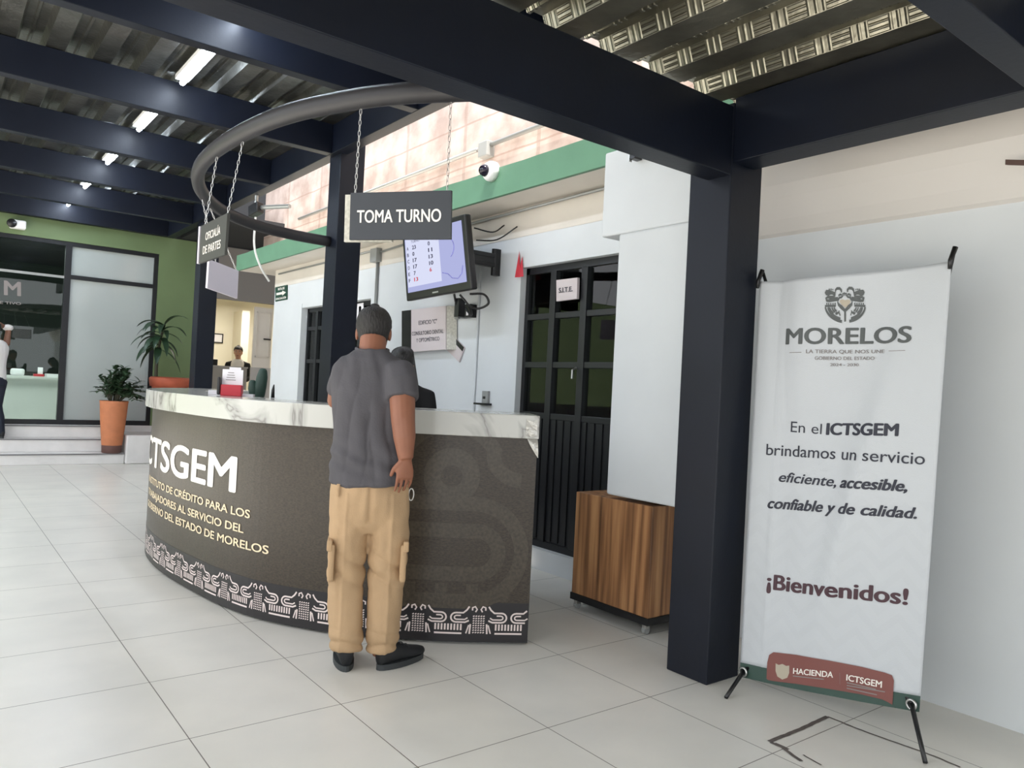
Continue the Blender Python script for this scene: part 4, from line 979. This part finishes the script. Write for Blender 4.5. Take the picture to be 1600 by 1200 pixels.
def head(mb, H, s=1.):
    o, X, Y, Z = H
    mb.loft([(o+Z*z*s+Y*cy*s, X*a*s, Y*b_*s) for z, a, b_, cy in HEAD], 24)
    mb.tube([o+Z*.135*s+Y*.092*s, o+Z*.105*s+Y*.104*s, o+Z*.088*s+Y*.108*s], [.008*s, .012*s, .015*s], 8, roundcap=True)
    for sg in (1, -1): mb.ell(o+Z*.105*s+X*sg*.076*s-Y*.008*s, (.010*s, .020*s, .034*s), 10, (X*.9+Y*-.35*sg*sg, Y, Z))
def face_bits(H, parent, s=1.):
    o, X, Y, Z = H
    for sg in (1, -1):
        e = MB().ell(o+Z*.122*s+X*sg*.031*s+Y*.083*s, (.013*s, .008*s, .008*s), 10, (X, Y, Z)).build('eye', 'eye', parent, smooth=True)
        MB().ell(o+Z*.122*s+X*sg*.031*s+Y*.090*s, (.006*s, .003*s, .006*s), 8, (X, Y, Z)).build('iris', 'black_plastic', e)
        MB().tube([o+Z*.141*s+X*sg*.016*s+Y*.092*s, o+Z*.145*s+X*sg*.034*s+Y*.087*s, o+Z*.140*s+X*sg*.05*s+Y*.072*s], .004*s, 6).build('eyebrow', 'hair', parent)
    MB().ell(o+Z*.052*s+Y*.082*s, (.024*s, .008*s, .008*s), 10, (X, Y, Z)).build('mouth', 'lip', parent, smooth=True)
def hair_cap(H, s=1., back=.05, front=.175, grow=1.09, lift=.0):
    o, X, Y, Z = H; b = MB(); n = 36; vs = []
    zs = list(np.linspace(back-.02, .20, 14))+[.215, .228, .238, .245]
    hz = np.array([h[0] for h in HEAD]); ha = np.array([h[1] for h in HEAD]); hb = np.array([h[2] for h in HEAD]); hc = np.array([h[3] for h in HEAD])
    for z in zs:
        zz = min(z, .234); a, bb, cy = np.interp(zz, hz, ha), np.interp(zz, hz, hb), np.interp(zz, hz, hc)
        for i in range(n):
            t = 2*pi*i/n; y = sin(t)
            lim = back+(front-back)*np.clip((y+.35)/1.0, 0, 1)**.6
            g = grow if z > lim else .80
            if z <= lim: g = .80+(.0 if z < lim-.02 else .12)
            nz = 1+.03*noise.noise(Vector((cos(t)*4, sin(t)*4, z*18)))
            vs.append(o+Z*(z+lift)*s+Y*cy*s+X*a*s*g*cos(t)*nz+Y*bb*s*g*sin(t)*nz)
    m = len(zs); fs = [(j*n+i, j*n+(i+1) % n, (j+1)*n+(i+1) % n, (j+1)*n+i) for j in range(m-1) for i in range(n)]+[tuple(range((m-1)*n, m*n)), tuple(range(n-1, -1, -1))]
    return b.add(vs, fs)
def hand(mb, wrist, d, n, th, s=1., curl=.35, spread=.0):
    """d: finger direction, n: back-of-hand normal, th: side the thumb leaves from"""
    w = np.array(wrist, float); d, n, th = (np.array(x, float)/np.linalg.norm(x) for x in (d, n, th)); n = n-d*(n @ d); n /= np.linalg.norm(n); th = np.cross(d, n)*(1 if np.cross(d, n) @ th > 0 else -1)
    mb.loft([(w-d*.01*s, th*.026*s, n*.020*s), (w+d*.02*s, th*.033*s, n*.017*s), (w+d*.055*s, th*.043*s, n*.015*s), (w+d*.085*s, th*.044*s, n*.012*s), (w+d*.094*s, th*.034*s, n*.008*s)], 16)
    for k, (off, L) in enumerate(((.0345, .072), (.0118, .083), (-.0118, .077), (-.0345, .060))):
        r = .0078*s; p = w+d*.082*s+th*off*s; c = curl*(1+.15*k); pts = [p-d*.012*s, p]; dd = d.copy()+th*off*spread*8
        for f in (.45, .32, .23):
            dd = dd*cos(c)-n*sin(c); dd /= np.linalg.norm(dd); p = p+dd*L*f*s; pts.append(p)
        mb.tube(pts, [r, r*1.05, r, r*.95, r*.85], 8, roundcap=True, ref=th)
    p0 = w+d*.018*s+th*.026*s; d1 = (d*.72+th*.60-n*.25); d1 /= np.linalg.norm(d1); p1 = p0+d1*.042*s; d2 = d*.93+th*.2-n*.30; d2 /= np.linalg.norm(d2); p2 = p1+d2*.030*s
    mb.tube([p0-d1*.01*s, p0, p1, p2], [.012*s, .013*s, .0105*s, .009*s], 8, roundcap=True)
def shoe(parent, heel, d, s=1., tilt=0):
    d = np.array(d, float); d /= np.linalg.norm(d); sd = np.cross(d, (0, 0, 1.)); h = np.array(heel, float); U = np.array([0, 0, 1.])
    up = MB(); so = MB()
    prof = [(0, .026, .085), (.02, .034, .098), (.06, .037, .100), (.11, .040, .085), (.16, .046, .066), (.21, .048, .052), (.25, .040, .042), (.272, .022, .034)]
    up.loft([(h+d*x*s+U*(.022+hh/2)*s, sd*w_*s, U*hh/2*s) for x, w_, hh in prof], 18)
    o = up.build('shoe', 'shoe', parent, smooth=True)
    so.loft([(h+U*z*s+d*.135*s, sd*.048*s, d*.143*s) for z in (.001, .012, .028)], 24)
    so.build('sole', 'sole', o, smooth=False)
    lc = MB()
    for k in range(3): lc.tube([h+d*(.13+.03*k)*s+U*(.095-.014*k)*s-sd*.028*s, h+d*(.135+.03*k)*s+U*(.103-.014*k)*s, h+d*(.13+.03*k)*s+U*(.095-.014*k)*s+sd*.028*s], .003*s, 5)
    lc.build('lace', 'sole', o)
    return o
def fold(ax, az, amp, ph=0):
    return lambda c: amp*noise.noise(Vector((c.x*ax+ph, c.y*ax, c.z*az)))+amp*.5*noise.noise(Vector((c.x*ax*2.1, c.y*ax*2.1+ph, c.z*az*1.7+c.x*6)))

# the man at the counter -------------------------------------------------------
fr = Fr((1.665, 3.175, 0), radians(27)); ft = Fr((1.665, 3.175, 0), radians(46))       # ft: his turned trunk
t = thing('person', 'man in charcoal T-shirt and khaki cargo trousers standing at the counter, seen from behind', 'person', tuple(fr.o))
def trunk_(mb, secs, n=30, k=1.): mb.loft([(fr.p((cx, cy, z)), ft.d((a, 0, 0))*min(1, k)+fr.d((a, 0, 0))*(1-min(1, k)), ft.d((0, bb, 0))*min(1, k)+fr.d((0, bb, 0))*(1-min(1, k))) for cx, cy, z, a, bb in secs], n)
b = MB(); Hd = head_frame(fr, (-.024, .150, 1.445), .26, .10)
head(b, Hd, 1.03)
b.tube([fr.p((-.03, .075, 1.38)), fr.p((-.028, .100, 1.45)), fr.p((-.025, .125, 1.53))], [.070, .064, .062], 18)
TS = [(-.012, .0, .80, .15, .10), (-.015, .0, .90, .155, .105), (-.018, .010, 1.0, .15, .105), (-.022, .025, 1.1, .15, .105), (-.026, .04, 1.2, .155, .105), (-.03, .055, 1.3, .160, .10), (-.03, .065, 1.38, .16, .085), (-.03, .08, 1.43, .11, .07)]
trunk_(b, TS)
P_ = fr.p
Rs, Re, Rw = (.103, -.03, 1.365), (.124, -.135, 1.15), (.143, -.150, .985)
b.tube([P_(Rs), P_((.115, -.09, 1.27)), P_(Re), P_((.133, -.150, 1.08)), P_(Rw)], [.060, .060, .054, .050, .034], 16)
hand(b, P_(Rw), fr.d((.0, .03, -1)), fr.d((.35, -.9, 0)), fr.d((-.9, -.35, 0)), .98, .20)
Ls, Le, Lw = (-.145, .125, 1.365), (-.188, .28, 1.222), (-.07, .48, 1.238)
b.tube([P_(Ls), P_((-.17, .20, 1.29)), P_(Le), P_((-.13, .38, 1.238)), P_(Lw)], [.058, .054, .046, .044, .030], 16)
hand(b, P_(Lw), fr.d((.55, .8, -.12)), fr.d((0, 0, 1)), fr.d((.9, -.3, 0)), .92, .15)
for sx, kx, kz, ax_, ay in ((-.085, -.095, .47, -.073, .045), (.085, .083, .47, .080, .055)):
    b.tube([P_((sx, .0, .84)), P_((sx*1.05, .005, .66)), P_((kx, .02, .47)), P_((kx, .0, .33)), P_((ax_, ay-.03, .10)), P_((ax_, ay-.02, .05))], [.085, .08, .056, .055, .038, .035], 16)
body = remesh(b, 'body', 'skin', t, .0045, 3)
hc = hair_cap(Hd, 1.04, .050, .19, 1.12).build('hair', 'hair_grey', t, smooth=True)
face_bits(Hd, t, 1.03)
b = MB()
trunk_(b, [(-.012, .0, .848, .190, .136), (-.012, .0, .90, .186, .134), (-.016, .010, 1.0, .178, .130), (-.022, .025, 1.1, .176, .130), (-.026, .04, 1.2, .182, .130), (-.03, .055, 1.29, .188, .124), (-.03, .065, 1.35, .186, .112), (-.03, .07, 1.40, .170, .096), (-.03, .075, 1.432, .140, .084), (-.028, .085, 1.456, .095, .076), (-.027, .09, 1.472, .076, .072)])
b.tube([P_((.07, .01, 1.365)), P_((.098, -.03, 1.355)), P_((.110, -.075, 1.31)), P_((.117, -.10, 1.25))], [.062, .076, .077, .075], 20)
b.tube([P_((-.11, .10, 1.368)), P_((-.142, .13, 1.352)), P_((-.155, .18, 1.31)), P_((-.168, .225, 1.262))], [.062, .074, .072, .068], 20)
def shirt_disp(c):
    z = c.z; u = c.x*.89-c.y*.45                    # u runs across his back
    v = .012*noise.noise(Vector((u*9, c.y*4, z*3)))+.006*noise.noise(Vector((u*24+z*6, c.y*6, z*7)))
    k = max(0, 1-abs(z-1.12)/.34)                   # long hanging folds from the shoulder blades
    w_ = u+.02+.16*(z-1.1)*(1 if u > -.02 else -.6)+.02*noise.noise(Vector((z*5, u*3, 1)))
    v += .0065*k*(abs(sin(w_*38))**.6*2-1)
    k = max(0, 1-abs(z-.97)/.12); v += .006*k*sin(z*75+u*22+2*noise.noise(Vector((u*8, z*8, 0))))
    if z < .90: v += .003*sin(u*42+3*noise.noise(Vector((u*9, 0, 0))))*(.90-z)/.05
    return v
remesh(b, 'shirt', 'shirt', t, .0075, 6, shirt_disp)
rg = MB().tube([P_((-.027+.075*cos(a), .092+.071*sin(a), 1.473+.012*sin(a))) for a in np.linspace(0, 2*pi, 28, endpoint=False)], .007, 8, closed=True).build('collar', 'shirt', t, smooth=True)
b = MB()
torso(b, fr, [(-.005, .0, .90, .172, .118), (-.004, .0, .83, .180, .126), (-.003, .0, .77, .184, .128), (-.002, .002, .72, .180, .116), (-.002, .004, .67, .168, .098), (-.002, .006, .63, .14, .07)])
b.tube([P_((-.092, .0, .76)), P_((-.093, .0, .66)), P_((-.094, .008, .55)), P_((-.094, .02, .46)), P_((-.090, .012, .32)), P_((-.080, .0, .18)), P_((-.074, .01, .12)), P_((-.074, .005, .085))], [.090, .090, .086, .082, .078, .074, .072, .068], 22)
b.tube([P_((.090, .0, .76)), P_((.092, .0, .66)), P_((.093, .008, .55)), P_((.091, .02, .46)), P_((.090, .012, .32)), P_((.088, .0, .18)), P_((.087, .012, .12)), P_((.089, .015, .085))], [.090, .092, .089, .085, .082, .077, .073, .069], 22)
def tr_disp(c):
    z = c.z; u = c.x*.89-c.y*.45
    v = .008*noise.noise(Vector((u*12, c.y*9, z*6)))+.004*noise.noise(Vector((u*30, c.y*20, z*16)))
    if z < .24: v += .013*(abs(sin(z*52+u*9+c.y*7+noise.noise(Vector((u*12, z*12, 0)))))**.7*2-1)*(1-z/.24)
    k = max(0, 1-abs(z-.46)/.13); v += .009*k*(abs(sin(z*34+u*20))**.7*2-1)
    k = max(0, 1-abs(z-.69)/.11); v += .004*k*sin((z-abs(u)*.8)*42+1)
    v -= .010*np.exp(-((abs(u+.002)-.0)/.012)**2)*(z > .68)
    for s_ in (-.105, .10): v += .0045*np.exp(-((u-s_)/.007)**2)*(c.y*.89+c.x*.45 < 0)*(z < .82)
    return v
tr = remesh(b, 'trousers', 'khaki', t, .0075, 6, tr_disp)
# cargo pockets, back pocket seams, waistband loop
for sx in (-1, 1):
    cx = sx*.160
    pk = MB().obox(P_((cx, -.02, .50)), fr.d((.014, 0, 0)), fr.d((0, .07, 0)), fr.d((0, 0, .085))).build('cargo_pocket', 'khaki', tr, bevel=.010)
    MB().obox(P_((cx+sx*.010, -.02, .578)), fr.d((.012, 0, 0)), fr.d((0, .074, 0)), fr.d((0, 0, .024))).build('pocket_flap', 'khaki', tr, bevel=.006)
MB().tube([P_((-.145, -.085, .855)), P_((-.148, -.092, .83)), P_((-.148, -.088, .80))], .008, 6, .4).build('belt_loop', 'khaki', tr)
kr = MB().tube([P_((.187+.012*cos(a), .03+.0*cos(a), .80+.028*sin(a))) for a in np.linspace(0, 2*pi, 14, endpoint=False)], .003, 5, closed=True).build('strap_loop', 'white_plastic', tr)
shoe(t, P_((-.070, -.045, 0)), fr.d((-.12, 1, 0)), .98); shoe(t, P_((.075, -.030, 0)), fr.d((.78, .62, 0)), .98)

# simpler figures, sharing one builder ------------------------------------------
def figure(label, base, heading, top, bottom, skin, pose, height=1.6, voxel=.011, seated=False, long_hair=False):
    k = height/1.66; fr = Fr(base, heading); t = thing('person', label, 'person', tuple(fr.o)); S = lambda v: fr.p(np.array(v, float)*k)
    b = MB(); H = head_frame(fr, np.array([0, .045, 1.43])*k, pose.get('nod', .1), pose.get('turn', 0)); head(b, H, .95*k)
    b.tube([S((0, -.01, 1.36)), S((0, .015, 1.45)), S((0, .03, 1.50))], [.055*k, .048*k, .047*k], 16)
    tz = [(.80, .15, .10), (.90, .145, .10), (1.02, .13, .095), (1.12, .135, .10), (1.22, .150, .108), (1.30, .158, .095), (1.36, .13, .078), (1.40, .075, .06)]
    b.loft([(S((0, 0, z)), fr.d((a*k, 0, 0)), fr.d((0, bb*k, 0))) for z, a, bb in tz], 24)
    arms = {}
    for sg, nm in ((1, 'R'), (-1, 'L')):
        sh = (sg*.155, 0, 1.325); el, wr, hd, nn_, th = pose[nm]
        b.tube([S(sh), S(el), S(wr)], [.048*k, .040*k, .028*k], 14); hand(b, S(wr), fr.d(hd), fr.d(nn_), fr.d(th), .88*k, .4); arms[sg] = (sh, el, wr)
    for sg in (1, -1):
        L = pose['legs'][sg]; b.tube([S(p) for p in L], [.088*k, .062*k, .05*k, .036*k][:len(L)] if len(L) == 4 else .06*k, 14)
    remesh(b, 'body', skin, t, voxel, 4)
    hair_cap(H, .97*k, .06, .165, 1.12).build('hair', 'hair', t, smooth=True)
    if long_hair == 'bun':
        o, X, Y, Z = H; MB().ell(o+Z*.15*k-Y*.11*k, (.045*k, .035*k, .045*k), 14, (X, Y, Z)).build('hair_bun', 'hair', t, smooth=True)
    elif long_hair:
        o, X, Y, Z = H; MB().loft([(o+Z*z*k-Y*(.035+.03*(.16-z))*k, X*(.078+.05*(.16-z))*k, Y*.075*k) for z in (.19, .12, .04, -.04, -.12, -.18)], 20).build('long_hair', 'hair', t, smooth=True)
    face_bits(H, t, .95*k)
    b = MB(); b.loft([(S((0, 0, z)), fr.d((a*k*1.13, 0, 0)), fr.d((0, bb*k*1.17, 0))) for z, a, bb in tz[:-1]]+[(S((0, 0, 1.395)), fr.d((.085*k, 0, 0)), fr.d((0, .07*k, 0)))], 24)
    for sg in (1, -1):
        sh, el, wr = arms[sg]; fr_ = pose.get('sleeve', 1.0)
        if fr_ > 0:
            m = np.array(sh)+(np.array(el)-np.array(sh))*min(1, fr_*2); pts = [S(np.array(sh)*np.array([.8, 1, 1])), S(sh), S(m)]; rr = [.05*k, .062*k, .054*k]
            if fr_ > .5: pts.append(S(np.array(el)+(np.array(wr)-np.array(el))*(fr_-.5)*1.9)); rr.append(.042*k)
            b.tube(pts, rr, 16)
    remesh(b, pose.get('topname', 'top'), top, t, voxel, 5, fold(14, 5, .006))
    b = MB(); b.loft([(S((0, 0, z)), fr.d((a*k, 0, 0)), fr.d((0, bb*k, 0))) for z, a, bb in ((.74, .165, .125), (.80, .168, .125), (.90, .158, .115), (.94, .15, .112))], 24)
    for sg in (1, -1):
        L = pose['legs'][sg]; b.tube([S(p) for p in L], [.100*k, .080*k, .07*k, .06*k], 16)
    remesh(b, 'trousers', bottom, t, voxel, 5, fold(11, 7, .006))
    for sg in (1, -1):
        L = pose['legs'][sg]; a = np.array(L[-1]); f = pose.get('foot', {1: (0, 1, 0), -1: (0, 1, 0)})[sg]; f = np.array(f, float)/np.linalg.norm(f)
        shoe(t, S(np.array([a[0], a[1], a[2]-.05])-f*.06), fr.d(f), .86*k)
    return t
stand = {1: [(.085, 0, .82), (.088, .01, .45), (.085, -.02, .22), (.085, -.02, .05)], -1: [(-.085, 0, .82), (-.088, .01, .45), (-.085, -.02, .22), (-.085, -.02, .05)]}
desk_arm = lambda sg: ((sg*.21, .06, 1.08), (sg*.13, .27, 1.0), (-sg*.3, 1, -.1), (0, 0, 1), (-sg, .2, 0))
figure('person in black clothes behind the counter, mostly hidden by the standing man', (2.52, 4.42, 0), atan2(-.62, -.78), 'black_cloth', 'black_cloth', 'skin_light',
       dict(R=desk_arm(1), L=desk_arm(-1), legs=stand, nod=.75, sleeve=.9), 1.58, long_hair=True)
sit = {sg: [(sg*.085, .02, .80), (sg*.09, .36, .80), (sg*.09, .37, .55), (sg*.09, .36, .36)] for sg in (1, -1)}
figure('seated woman with tied dark hair, dark jacket and white top behind the grey desk', (4.40, 13.60, .5-.36*.97+.11), atan2(-4.1, -13.4)+.12, 'black_cloth', 'navy_cloth', 'skin_light',
       dict(R=((.22, .08, 1.08), (.14, .27, 1.02), (-.3, 1, 0), (0, 0, 1), (-1, 0, 0)), L=((-.22, .08, 1.08), (-.14, .27, 1.02), (.3, 1, 0), (0, 0, 1), (1, 0, 0)), legs=sit, nod=.05, sleeve=.9, topname='jacket'), 1.6, long_hair='bun')
wm = [o for o in bpy.data.objects if o.name.startswith('person') and o.get('label', '').startswith('seated woman')][0]
wf = Fr(wm.location, atan2(-4.1, -13.4)+.12)
b = MB(); b.loft([(wf.p((0, .045, z)), wf.d((a, 0, 0)), wf.d((0, .095, 0))) for z, a in ((.91, .10), (1.06, .115), (1.21, .125), (1.30, .11), (1.36, .08))], 20); b.build('white_top', 'white_cloth', wm, smooth=True, label='white top under the dark jacket')
# her chair
t = thing('office_chair', 'dark office chair under the seated woman at the far desk', 'chair', (4.40, 13.64, .5))
MB().box(4.18, 4.62, 13.42, 13.86, .79, .86).build('seat', 'black_plastic', t, bevel=.02); MB().box(4.22, 4.58, 13.90, 13.94, .95, 1.3).build('backrest', 'black_plastic', t, bevel=.015); MB().tube([(4.40, 13.64, .5), (4.40, 13.64, .80)], .03, 10).build('post', 'black_plastic', t)
MB().lathe([(.24, 0), (.24, .02), (.05, .05)], (4.40, 13.64, .5), 20).build('base', 'black_plastic', t)
# person walking up the steps at the left edge of the picture
up_legs = {1: [(.085, 0, .82), (.095, .06, .46), (.09, -.03, .24), (.09, -.06, .05)], -1: [(-.085, 0, .82), (-.09, .24, .58), (-.085, .22, .36), (-.085, .22, .16)]}
figure('person in white sleeveless top and navy trousers climbing the steps at left, arm raised', (.77, 12.25, .332), radians(-35), 'white_cloth', 'navy_cloth', 'skin_dark',
       dict(R=((.225, .06, 1.56), (.06, .12, 1.66), (-.9, .1, .3), (0, -.3, 1), (0, 1, 0)), L=((-.20, .02, 1.10), (-.2, .14, .90), (0, .3, -1), (-1, 0, 0), (0, 1, 0)), legs=up_legs, sleeve=0, topname='white_top'), 1.56, long_hair=False)

ps = [o for o in bpy.data.objects if o.get('label', '').startswith('person in white sleeveless')][0]
f_ = Fr(ps.location, radians(-35)); k_ = 1.56/1.66
MB().ell(f_.p(np.array((.215, .06, 1.585))*k_), (.065, .055, .045), 14).build('white_cuff', 'white_cloth', ps, smooth=True, label='white cloth over the raised elbow')
